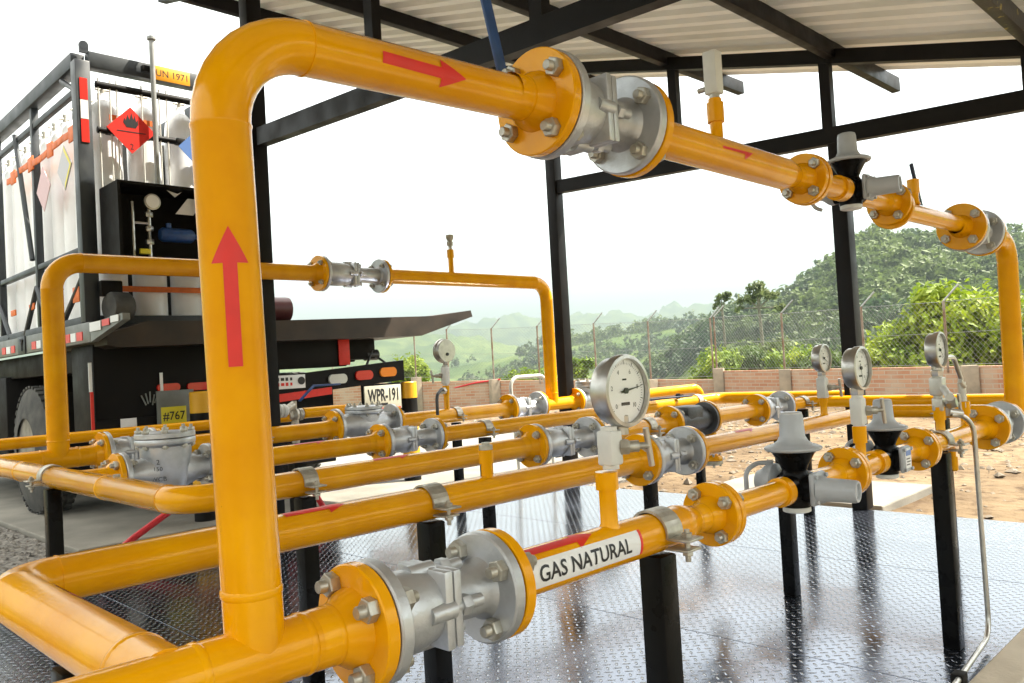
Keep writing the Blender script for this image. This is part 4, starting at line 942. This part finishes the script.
for z, ys in ((3.03, [6.8 + .14 * k for k in range(14)]), (1.78, [6.85 + .6 * k for k in range(4)])):
    for k, y in enumerate(ys):
        sag = .012 * math.sin(k * .8)
        MB().box((CX0 - .035, y, z + sag), (.012, .15, .055 if k % 4 else .12), .003, Matrix.Rotation(.06 * math.sin(k * 2.1), 3, 'X')).build('ratchet_strap', ORANGE, T)
for z in (1.815, 3.17):
    MB().box((2.5 if z > 2 else 2.8, CY0 + .02, z), (.35 if z > 2 else 1.2, .008, .045)).build('webbing_strap', ORANGE, T)
for x in (2.235, 2.32, 2.37, 2.56, 2.70, 2.76):
    MB().rod((x, CY0 - .03, 2.2), (x, CY0 - .03, 3.45), .007, 8).build('pigtail_tube', CREAM, T)
MB().box((2.82, 9.6, 2.40), (.35, 4.9, 1.5), .01).build('dark_backing', BLKM, T)  # black box added behind the cylinders so the gaps between them look dark
# cylinders inside
def cylinder(x, y, label):
    T = thing('gas_cylinder', label, 'gas cylinder', (x, y, CZ0 + .052), 'white gas cylinders in the container')
    b = MB(); b.lathe([(0, .12), (.01, .131), (1.50, .131), (1.58, .125), (1.66, .115), (1.72, .075), (1.75, .045), (1.80, .04)], (x, y, CZ0 + .052), (0, 0, 1), 28); b.build('shell', CYLW, T)
    b = MB(); b.rod((x, y, CZ0 + 1.85), (x, y, CZ0 + 1.93), .018, 8); b.rod((x - .05, y, CZ0 + 1.89), (x + .05, y, CZ0 + 1.89), .012, 8); b.build('cylinder_valve', ZINC, T)
    return T
c0 = cylinder(2.34, 6.86, 'white gas cylinder at the rear corner of the truck container')
for x in (2.65, 2.96, 3.21): copy_tree(c0, (x, 6.86, CZ0 + .052), 'white gas cylinder in the rear row, behind the placards and control cabinet')
for k in range(16): copy_tree(c0, (2.34, 7.18 + .31 * k, CZ0 + .052), 'white gas cylinder in the side row of the truck container, seen past its posts')
# mast, cabinet, reel
T = thing('vent_mast', 'thin grey vent mast standing at the back of the container, left of UN 1971', 'vent mast', (2.62, 6.53, 2.6))
b = MB(); b.rod((2.62, 6.53, 2.6), (2.62, 6.53, 3.84), .02, 12); b.lathe([(0, .02), (.01, .035), (.03, .035)], (2.62, 6.53, 3.80), (0, 0, 1), 12); b.build('mast', GALV, T); MB().box((2.60, 6.57, 3.575), (.1, .05, .05), .004).build('mast_bracket', BLKM, T)
T = thing('control_cabinet', 'black open control cabinet at the back of the container', 'cabinet', (2.62, 6.4, 1.92))
b = MB(); x0, x1, y0, y1, z0, z1 = 2.20, 3.2, 6.22, 6.60, 1.92, 2.57
b.box(((x0 + x1) / 2, y1 - .01, (z0 + z1) / 2), (x1 - x0, .02, z1 - z0)); b.box((x0 + .01, (y0 + y1) / 2 - .011, (z0 + z1) / 2), (.02, y1 - y0 - .022, z1 - z0)); b.box((x1 - .01, (y0 + y1) / 2 - .011, (z0 + z1) / 2), (.02, y1 - y0 - .022, z1 - z0)); b.box(((x0 + x1) / 2, (y0 + y1) / 2 - .011, z1 - .01), (x1 - x0 - .042, y1 - y0 - .022, .02)); b.box(((x0 + x1) / 2, (y0 + y1) / 2 - .011, z0 + .01), (x1 - x0 - .042, y1 - y0 - .022, .02))
b.build('cabinet_shell', BLKM, T)
b = MB(); b.lathe([(0, .06), (.03, .062), (.032, .055)], (2.47, 6.30, 2.44), (0, -1, 0), 22); g = b.build('cabinet_gauge', STEEL, T); MB().lathe([(0, .05), (.002, .05)], (2.47, 6.266, 2.44), (0, -1, 0), 22).build('dial', DIAL, g)
b = MB(); b.rod((2.34, 6.33, 1.98), (2.34, 6.33, 2.44), .012, 8); b.rod((2.46, 6.33, 1.96), (2.46, 6.33, 2.40), .014, 8); b.rod((2.34, 6.33, 2.28), (2.46, 6.33, 2.28), .011, 8)
for z in (2.33, 2.12, 2.22): b.hexnut((2.46, 6.33, z), (0, 0, 1), .03, .04)
b.rod((2.25, 6.31, 1.97), (2.70, 6.31, 1.985), .02, 10); b.rod((2.24, 6.29, 2.0), (2.6, 6.29, 2.01), .012, 8); b.build('cabinet_piping', STEEL, T)
b = MB(); b.lathe([(0, .04), (.02, .055), (.24, .055), (.26, .04)], (2.53, 6.31, 2.20), (1, 0, 0), 18); b.rod((2.79, 6.31, 2.2), (2.95, 6.31, 2.2), .018, 10); b.rod((2.60, 6.31, 2.24), (2.60, 6.31, 2.29), .02, 10); b.build('actuator', BLUE, T)
MB().box((2.41, 6.30, 2.06), (.08, .03, .04), .005).build('yellow_tap', SIGNY, T)
b = MB(); b.prism([(2.60, 2.55), (2.68, 2.53), (2.72, 2.55), (2.66, 2.50)], (6.31, 6.315), 'y'); b.prism([(2.66, 2.37), (2.80, 2.37), (2.90, 2.50), (2.76, 2.50)], (6.31, 6.315), 'y'); b.build('white_tag', WHITE, T)
T = thing('hose_reel', 'round white rimmed hose reel at the right end of the control cabinet', 'hose reel', (2.98, 6.3, 2.3))
b = MB(); b.lathe([(0, .14), (.0, .13), (.012, .13), (.012, .06), (.1, .06), (.1, .13), (.112, .13), (.112, .14)], (2.98, 6.30, 2.43), (-.3, -1, 0), 30); b.build('reel_drum', CREAM, T)
T = thing('tyre_bumper', 'dark rubber roller beside the corner post above the truck rail', 'roller', (2.22, 6.5, 1.6))
b = MB(); b.lathe([(0, .04), (0, .10), (.02, .115), (.14, .115), (.16, .10), (.16, .04)], (2.20, 6.50, 1.655), (1, .2, 0), 24); b.build('roller', TYRE, T); MB().box((2.24, 6.56, 1.80), (.16, .06, .12), .01).build('roller_bracket', BLKM, T)
T = thing('hose_drum', 'dark maroon drum lying on the truck deck behind the left column', 'drum', (3.65, 6.9, 1.56))
b = MB(); b.rod((3.45, 6.8, 1.67), (3.86, 6.8, 1.67), .115, 22); b.rod((3.40, 6.85, 1.72), (3.6, 6.85, 1.80), .09, 16); b.build('drum_shell', MAROON, T)

# ------------------------------------------------------------------ bollards, hose, hoop
def bollard(x, y, label, z=-.045, h=.98, r=.085):
    T = thing('bollard', label, 'bollard', (x, y, z), 'yellow and black bollards')
    n = 6
    for k in range(n):
        b = MB(); z0, z1 = z + h * k / n, z + h * (k + 1) / n
        b.lathe([(0, r), (z1 - z0, r)] if k < n - 1 else [(0, r), (z1 - z0 - .01, r), (z1 - z0, r * .9)], (x, y, z0), (0, 0, 1), 24, cap=(k == n - 1)); b.build('band', BOLY if (n - 1 - k) % 2 == 0 else BLKM, T)
bollard(5.02, 6.55, 'yellow and black bollard just right of the licence plate')
bollard(2.82, 6.38, 'yellow and black bollard beside the yellow sign, left of the tall riser', h=1.02)
b = MB(); b.tube([(1.5, 5.1, -.06), (1.85, 5.2, .13), (2.35, 5.32, .36), (3.1, 5.3, .30), (3.3, 5.3, -.05)], .021, R=.3, seg=12, weld=False)
tag(b.build('red_hose', REDHOSE, base=(2.1, 5.2, 0)), 'red hose slanting up from the ground below the left pipes', 'hose')
b = MB(); b.tube([(5.24, 5.25, -.1), (5.12, 5.2, .93), (5.58, 5.2, .93), (5.70, 5.25, -.1)], .017, R=.09, seg=12, weld=False)
tag(b.build('metal_hoop', CREAM, base=(5.4, 5.2, 0)), 'white bent tube hoop left of the rear yellow riser', 'tube hoop')

# ------------------------------------------------------------------ brick wall and chain-link fence
WA, WB, WC, WD, WE = (12.4, -.9), (14.4, 3.75), (17.45, 10.55), (15.1, 16.2), (11.2, 25.5)
def wall_seg(T, P, Q, t0, t1, name='brick_panel'):
    P, Q = Vector(P), Vector(Q); d = (Q - P); Ln = d.length; d.normalize(); n = Vector((-d.y, d.x)); n = n if n.dot(P) < 0 else -n
    b = MB(); uvl = b.bm.loops.layers.uv.new('UVMap')
    a = []
    for off in (0, -.13):
        for p, t in ((P, t0), (Q, t1)):
            for z in (-.35, t): a.append(b._v((p.x + n.x * off, p.y + n.y * off, z)))
    for q in ((0, 2, 3, 1), (4, 5, 7, 6), (1, 3, 7, 5), (0, 1, 5, 4), (2, 6, 7, 3)):
        f = b.bm.faces.new([a[i] for i in q])
        for l in f.loops:
            p = l.vert.co; l[uvl].uv = (Vector((p.x, p.y)) - P).dot(d) + 3.1, p.z
    b.build(name, BRICK, T, smooth=0)
T1 = thing('brick_wall', 'low brick wall on the right with a chain-link fence on top, behind the gauges', 'wall', (15.5, 6.5, -.1))
wall_seg(T1, WA, WB, .59, .59); wall_seg(T1, WB, WC, .594, .60)
T2 = thing('brick_wall', 'low brick wall farther back on the left, beyond the rear gauge', 'wall', (15., 16.5, -.1))
wall_seg(T2, WC, WD, .40, .645); wall_seg(T2, WD, WE, .65, .85)
for T, pts in ((T1, ((17.42, 10.5, .66), (16.44, 8.31, .60), (14.6, 4.2, .60))), (T2, ((16.82, 12.06, .46), (15.18, 16.02, .66), (14.26, 18.22, .82)))):
    for x, y, h in pts:
        q = Vector((x, y)).normalized() * .05
        b = MB(); b.box((x - q.x, y - q.y, (h - .35) / 2), (.24, .24, h + .37), .008, Matrix.Rotation(rad(23 if T is T1 else -22), 3, 'Z')); b.build('pillar', PILLAR, T)
def fence(T, pts, arm, mat_=RUSTP, mesh=True):
    for (x, y, z0, z1) in pts:
        b = MB(); b.rod((x, y, z0 - .1), (x, y, z1), .022, 10); b.build('fence_post', mat_, T)
        b = MB(); b.rod((x, y, z1 - .01), (x + arm[0], y + arm[1], z1 + .26), .017, 8); b.build('angled_arm', GALV, T)
    b = MB()
    for (x, y, z0, z1), (x2, y2, w0, w1) in zip(pts, pts[1:]):
        Ln = math.hypot(x2 - x, y2 - y); n = int(Ln / .095)
        for f in (.0, .5, 1.0):
            b.rod((x, y, z0 + .03 + (z1 - z0 - .05) * f), (x2, y2, w0 + .03 + (w1 - w0 - .05) * f), .0035, 4)
        hgt = z1 - z0
        for s in (1, -1):
            for k in range(-int(hgt / .095) - 1, n + 1):
                u0 = k * .095 if s > 0 else k * .095 + hgt; u1 = u0 + s * hgt
                # clip to 0..Ln
                t0, t1 = 0., 1.
                lo, hi = min(u0, u1), max(u0, u1)
                if hi <= 0 or lo >= Ln: continue
                def tt(u): return (u - u0) / (u1 - u0)
                ta, tb = sorted((tt(max(0, lo) if lo < 0 else lo), tt(min(Ln, hi))))
                q = []
                for t in (max(0, ta), min(1, tb)):
                    u = (u0 + (u1 - u0) * t) / Ln; zb = z0 + (w0 - z0) * u; zt = z1 + (w1 - z1) * u
                    q.append((x + (x2 - x) * u, y + (y2 - y) * u, zb + .02 + (zt - zb - .03) * t))
                b.rod(q[0], q[1], .0026, 3)
    b.build('wire_mesh', WIRE, T, smooth=0)
TF = thing('chain_link_fence', 'chain-link fence on rusty posts above the right wall', 'fence', (15.5, 6.5, .6))
fence(TF, [(12.5, -.7, .6, 1.68), (13.7, 2.1, .6, 1.68), (14.77, 4.57, .6, 1.70), (15.52, 6.24, .6, 1.76), (16.44, 8.31, .61, 1.82), (17.46, 10.57, .63, 1.92)], (.16, -.2))
TF = thing('chain_link_fence', 'thin chain-link fence on posts above the far left wall', 'fence', (15., 16.5, .6))
fence(TF, [(17.44, 10.66, .45, 1.90), (16.82, 12.06, .46, 1.93), (16.28, 13.36, .52, 1.98), (15.68, 14.79, .6, 2.02), (15.18, 16.02, .65, 2.05), (14.66, 17.27, .74, 2.12), (14.26, 18.22, .81, 2.15), (13.2, 20.8, .82, 2.2)], (.18, -.16))
b = MB(); b.tube([(15.2, 15.8, .66), (14.95, 16.5, .60), (14.6, 17.5, .42), (14.3, 18.3, .33)], .022, R=.2, seg=8, weld=False)
tag(b.build('red_tape', REDHOSE, base=(14.8, 16.8, .5)), 'red tape strung along the far brick wall behind the rear gauge', 'tape')

# ------------------------------------------------------------------ terrain: yard, slope, ridges
WV = [(RNG.uniform(0, 2 * PI), RNG.uniform(0, 2 * PI), l) for l in (9, 14, 20, 30, 45, 60, 85, 120, 180, 260)]
def fbm(x, y):
    s = np.zeros_like(x)
    for a, p, l in WV: s += np.sin((x * np.cos(a) + y * np.sin(a)) * 2 * PI / l + p + 1.7 * np.sin((x * np.sin(a) - y * np.cos(a)) * 2 * PI / (l * 2.3) + p * 2)) * l ** .6
    return s / 30.
sm = lambda t: np.clip(t, 0, 1) ** 2 * (3 - 2 * np.clip(t, 0, 1))
RID = [(270., 62., [(-60, .06), (0, .078), (13, .085), (17.5, .093), (21.5, .100), (23.1, .080), (24.9, .056), (26.5, .040), (28.1, .036), (30.3, .030), (32.8, .008), (36, -.03), (140, -.03)]),
       (540., 150., [(-60, .03), (24, .03), (30.7, .036), (34.8, .030), (37.3, .026), (40.7, .020), (44.6, .010), (48.1, -.002), (53, -.012), (70, -.02), (140, -.02)]),
       (1150., 500., [(-60, .0), (42, .0), (45.3, .015), (47.4, .030), (49.2, .040), (54.3, .037), (70, .03), (140, .02)]),
       (2300., 1300., [(-60, .03), (25, .046), (30.7, .050), (32.8, .0525), (35.9, .049), (37.3, .0565), (38.9, .050), (40.5, .0495), (43.1, .0545), (48, .051), (53, .0455), (80, .04), (140, .03)])]
def height(r, az):
    x, y = r * np.cos(az), r * np.sin(az); ad = np.degrees(az)
    val = -.1 - 13 * sm((r - 21) / 45) - 12 * sm((r - 60) / 300)
    h = val.copy()
    front = sm((ad + 100) / 30) * sm((175 - ad) / 30)
    for R, R0, tab in RID:
        tn = np.interp(ad, [t[0] for t in tab], [t[1] for t in tab]); Hh = R * tn + 1.05
        p = np.where(r < R, sm((r - R0) / (R - R0)), np.maximum(0, 1 - (r - R) / (R * .7)))
        h = np.maximum(h, val + np.maximum(0, Hh - val) * p * front)
    amp = np.clip((r - 26) / 60, 0, 1) * (1.2 + r / 220.)
    h = h + fbm(x, y) * amp * np.where(r > 900, .9, .5)
    return h + np.where(r < 24, .012 * np.sin(x * 3.1 + y * 1.7) * np.cos(y * 2.3 - x), 0)
def terrain():
    az = np.radians(np.concatenate([np.arange(-25, 75, .25), np.arange(75, 335, 2.5)])); r = np.concatenate([[.0], np.linspace(.6, 24, 40), 24 * (3600 / 24) ** (np.arange(1, 150) / 149)])
    A, Rr = np.meshgrid(az, r); ad = (np.degrees(A) + 180) % 360 - 180
    Z = height(Rr, np.radians(ad)); V = np.stack([Rr * np.cos(A), Rr * np.sin(A), Z], -1).reshape(-1, 3)
    na, nr = len(az), len(r); i, j = np.meshgrid(np.arange(nr - 1), np.arange(na), indexing='ij'); k = (j + 1) % na
    Fc = np.stack([i * na + j, i * na + k, (i + 1) * na + k, (i + 1) * na + j], -1).reshape(-1, 4)[:, ::-1]
    return mesh_np('ground', V, Fc, GROUND, True)
def mesh_np(name, V, Fc, m, smooth=False):
    me = bpy.data.meshes.new(name); V = np.asarray(V, np.float32); Fc = np.asarray(Fc, np.int32); n, k = Fc.shape
    me.vertices.add(len(V)); me.vertices.foreach_set('co', V.ravel()); me.loops.add(n * k); me.loops.foreach_set('vertex_index', Fc.ravel()); me.polygons.add(n)
    me.polygons.foreach_set('loop_start', np.arange(n, dtype=np.int32) * k); me.polygons.foreach_set('use_smooth', np.full(n, smooth)); me.update(calc_edges=True); me.validate()
    me.materials.append(m); o = bpy.data.objects.new(name, me); COL.objects.link(o); return o
structure(terrain())

b = MB(); b.box((.3, 7.3, -.13), (2.96, 5.3, .11)); b.box((4.8, 5.37, -.13), (6., 1.36, .11)); structure(b.build('gravel_bed', GREYST, smooth=0))
# ------------------------------------------------------------------ stones
def stones(name, n, fpos, s0, s1, m):
    P = np.array([fpos() for _ in range(n)]); n = len(P)
    base = np.array([(1, 0, 0), (0, 1, 0), (-1, 0, 0), (0, -1, 0), (0, 0, 1), (0, 0, -1), (.7, .7, .35), (-.7, .6, -.3)]); fc = np.array([(0, 6, 4), (6, 1, 4), (1, 2, 4), (2, 3, 4), (3, 0, 4), (1, 6, 5), (6, 0, 5), (2, 1, 5), (3, 2, 5), (0, 3, 5)])
    s = s0 * (s1 / s0) ** (RNG.random(n) ** 2.2); a = RNG.random(n) * 2 * PI
    B = base[None] * (.7 + .6 * RNG.random((n, 8, 1))) * np.stack([s, s * RNG.uniform(.6, 1, n), s * RNG.uniform(.4, .8, n)], -1)[:, None]
    c, q = np.cos(a)[:, None], np.sin(a)[:, None]
    V = np.stack([B[..., 0] * c - B[..., 1] * q, B[..., 0] * q + B[..., 1] * c, B[..., 2]], -1) + P[:, None]
    o = mesh_np(name, V.reshape(-1, 3), (fc[None] + 8 * np.arange(n)[:, None, None]).reshape(-1, 3), m); o['kind'] = 'stuff'; return o
U_ = random.uniform
stones('gravel', 9000, lambda: (U_(-1., 1.78), U_(4.7, 9.5), -.074) if random.random() < .55 else (U_(1.78, 7.4), U_(4.7, 6.04), -.074), .012, .032, GREYST)
def rub():
    while True:
        x, y = U_(5.35, 17), U_(-3.5, 13)
        if y < 3.75 + (x - 14.4) * 2.2 and x > 14: continue
        if 5.6 < x < 6.6 and 2.2 < y < 3.7: continue
        if y > 5.9 and x < 9.7: continue
        if fbm(np.array([x * 12]), np.array([y * 12]))[0] < -.15 and random.random() < .75: continue
        return (x, y, -.095)
stones('rubble', 6500, rub, .008, .06, STONE)

# ------------------------------------------------------------------ trees
def crown(lobes, n, leaf):
    """leaf-sized faces spread through a few uneven lobes: (centre, radii) -> verts, faces"""
    C_ = np.array([l[0] for l in lobes], float); R_ = np.array([l[1] for l in lobes], float)
    w = (R_.prod(1)) ** .67; idx = RNG.choice(len(lobes), n, p=w / w.sum())
    # twigs: clumps of leaves
    nt = max(8, n // 14); ti = RNG.choice(len(lobes), nt, p=w / w.sum())
    d = RNG.normal(size=(nt, 3)); d /= np.linalg.norm(d, axis=1)[:, None]; rr = RNG.random(nt) ** .38
    tw = C_[ti] + d * R_[ti] * rr[:, None] * (1 + .22 * RNG.normal(size=(nt, 1)))
    k = RNG.integers(0, nt, n); sc = R_[ti[k]].mean(1) * .17
    p = tw[k] + RNG.normal(size=(n, 3)) * sc[:, None]; nd = d[k] + RNG.normal(size=(n, 3)) * .75 + np.array([0, 0, .35])
    nd /= np.linalg.norm(nd, axis=1)[:, None]
    t = np.cross(nd, RNG.normal(size=(n, 3))); t /= np.linalg.norm(t, axis=1)[:, None]; bt = np.cross(nd, t)
    s = leaf * (.6 + .8 * RNG.random((n, 1)))
    V = np.stack([p - t * s, p - bt * s * .45 + nd * s * .1, p + t * s, p + bt * s * .45 + nd * s * .1], 1)
    return V.reshape(-1, 3), np.arange(4 * n).reshape(-1, 4)
def tree(x, y, z0, lobes, n, leaf, lm, label, name='tree', cat='tree', trunk=.08, tm=None, group='trees beyond the wall', fork=.55):
    """lobes in world coordinates; trunk from (x,y,z0) with limbs into the lobes"""
    T = thing(name, label, cat, (x, y, z0), group)
    b = MB(); top = max(l[0][2] for l in lobes); cz = z0 + (top - z0) * fork
    pts = [Vector((x, y, z0)), Vector((x + trunk * 1.2, y - trunk, z0 + (cz - z0) * .5)), Vector((x, y, cz))]
    def limb(a, c, r0, r1):
        a, c = Vector(a), Vector(c); b.lathe([(0, r0), ((c - a).length, r1)], a, c - a, 9)
    limb(pts[0], pts[1], trunk, trunk * .82); limb(pts[1], pts[2], trunk * .82, trunk * .62)
    for l in lobes: limb(pts[2] if (l[0][2] > cz or fork > .8) else pts[1], l[0], trunk * .5, trunk * .16)
    b.build('trunk', tm or WOODY, T)
    V, Fc = crown(lobes, n, leaf); o = mesh_np('crown', V - np.array([x, y, z0]), Fc, lm); o.parent = T; o['_w'] = (x, y, z0)
    return T
def pol(azd, r, tan): a = rad(azd); return (r * math.cos(a), r * math.sin(a), 1.05 + r * tan)
def gz(x, y): return float(height(np.array([math.hypot(x, y)]), np.array([math.atan2(y, x)]))[0])
def LB(azd, r, tan, rx, rz): return (pol(azd, r, tan), (rx, rx, rz))
p = pol(17.6, 19.6, 0)
tree(p[0], p[1], gz(p[0], p[1]), [LB(17.6, 19.6, .018, .85, .75), LB(16.2, 19.5, -.002, .9, .8), LB(14.4, 19.8, .008, .9, .8), LB(19.2, 19.6, -.006, .7, .55), LB(20.9, 19.2, -.022, .62, .42), LB(18.2, 18.9, -.035, .8, .45), LB(17.7, 19.4, .042, .42, .38), LB(13.2, 20, -.01, .9, .7)], 15000, .085, LEAF_BR, 'bright green bushy tree right behind the fence at the right', trunk=.11)
p = pol(28.2, 46, 0)
tree(p[0], p[1], gz(p[0], p[1]), [LB(28.0, 46, .068, .62, .26), LB(27.3, 46, .062, .4, .2), LB(28.9, 46, .060, .45, .22), LB(28.3, 46, .076, .5, .22), LB(29.4, 46, .050, .4, .2), LB(26.9, 46, .048, .3, .16)], 1000, .13, LEAF_PALE, 'tall slim tree with an open crown standing above the ridge', trunk=.13, tm=PALEB, fork=.90)
p = pol(30.6, 47, 0)
tree(p[0], p[1], gz(p[0], p[1]), [LB(30.6, 47, .064, .36, .18), LB(30.3, 47, .067, .3, .14), LB(31.0, 47, .056, .22, .14)], 420, .12, LEAF_PALE, 'slimmer pale tree with a small crown left of the tall one', trunk=.10, tm=PALEB, fork=.93)
for a, r, tn, w, h, lm, lab in ((29.6, 27, -.010, 1.0, .6, LEAF_MID, 'rounded green tree behind the fence below the tall slim tree'), (27.6, 30, -.006, 1.1, .7, LEAF_PALE, 'pale green tree behind the fence between two fence posts'),
                                (31.3, 25, -.014, .9, .6, LEAF_BR, 'leafy bright plant beside the corner post of the fence'), (25.6, 24, -.018, 1.0, .5, LEAF_BR, 'low bright shrub behind the wall left of the right column'), (40.6, 23.5, -.012, .36, .42, LEAF_BR, 'small yellow green shrub beside the middle column'),
                                (44.0, 24, -.021, .8, .34, LEAF_BR, 'low yellow green shrub left of the rear riser'),
                                (52.4, 27, -.004, .75, .7, LEAF_BR, 'yellow green shrub behind the wall just right of the truck'), (23.0, 23, -.024, 1.2, .5, LEAF_MID, 'dark low shrub behind the wall beside the right column')):
    p = pol(a, r, tn); z = gz(p[0], p[1])
    lob = [((p[0], p[1], p[2]), (w * .7, w * .7, h * .8))] + [((p[0] + U_(-.7, .7) * w, p[1] + U_(-.7, .7) * w, p[2] + U_(-.5, .35) * h), (w * U_(.35, .6), w * U_(.35, .6), h * U_(.35, .6))) for _ in range(5)]
    tree(p[0], p[1], z, lob, int(2600 * w + 900), .075, lm, lab, 'shrub' if 'tree' not in lab.split(' behind')[0] else 'tree', 'shrub' if 'tree' not in lab.split(' behind')[0] else 'tree', trunk=.05, group='shrubs and trees behind the wall')
# far wood on the hillsides: nobody could count it
def wood(n_try):
    base = [crown([((0, 0, .55), (.45, .45, .42)), ((.2, .1, .75), (.28, .28, .25)), ((-.22, .05, .5), (.3, .3, .3))], 84, .13) for _ in range(4)]
    az = np.radians(np.concatenate([RNG.uniform(4, 35, int(n_try * .62)), RNG.uniform(27, 57, n_try - int(n_try * .62))])); first = np.arange(n_try) < int(n_try * .62)
    r = np.where(first, 62 + 225 * RNG.random(n_try) ** .75, 80 + 470 * RNG.random(n_try) ** .8)
    x, y = r * np.cos(az), r * np.sin(az); z = height(r, az)
    keep = (fbm(x * 1.3 + 300, y * 1.3) > np.where(first & (np.degrees(az) < 27), -.15, .34)) | ((np.degrees(az) < 25) & (r > 130) & (fbm(x * 2, y * 2 + 90) > -.9))
    x, y, z, r = x[keep], y[keep], z[keep], r[keep]
    S_ = RNG.uniform(3.0, 6.6, len(x)) * np.where(r > 300, 1.35, 1.)
    VV, FF, o = [], [], 0
    for i in range(len(x)):
        V, Fc = base[i % 4]; a = RNG.random() * 6.28; c, s = math.cos(a), math.sin(a)
        q = np.stack([V[:, 0] * c - V[:, 1] * s, V[:, 0] * s + V[:, 1] * c, V[:, 2] * RNG.uniform(.8, 1.25)], -1) * S_[i] + (x[i], y[i], z[i] - .1 * S_[i])
        VV.append(q); FF.append(Fc + o); o += len(V)
    ob = mesh_np('woods', np.concatenate(VV), np.concatenate(FF), LEAF_FAR); ob['kind'] = 'stuff'; return ob
wood(5200)

# ------------------------------------------------------------------ air
b = MB(); b.box((0, 0, 80), (7600, 7600, 480)); hz = b.build('haze', WHITE, smooth=0)
hm = bpy.data.materials.new('haze_air'); N, L = nodes_of(hm); N.remove(N['Principled BSDF']); pv = N.new('ShaderNodeVolumePrincipled'); pv.inputs['Color'].default_value = (.33, .40, .415, 1); pv.inputs['Density'].default_value = .00076; pv.inputs['Anisotropy'].default_value = .2
L.new(pv.outputs[0], N['Material Output'].inputs['Volume']); hz.data.materials[0] = hm; hz['kind'] = 'stuff'; hz.display_type = 'WIRE'
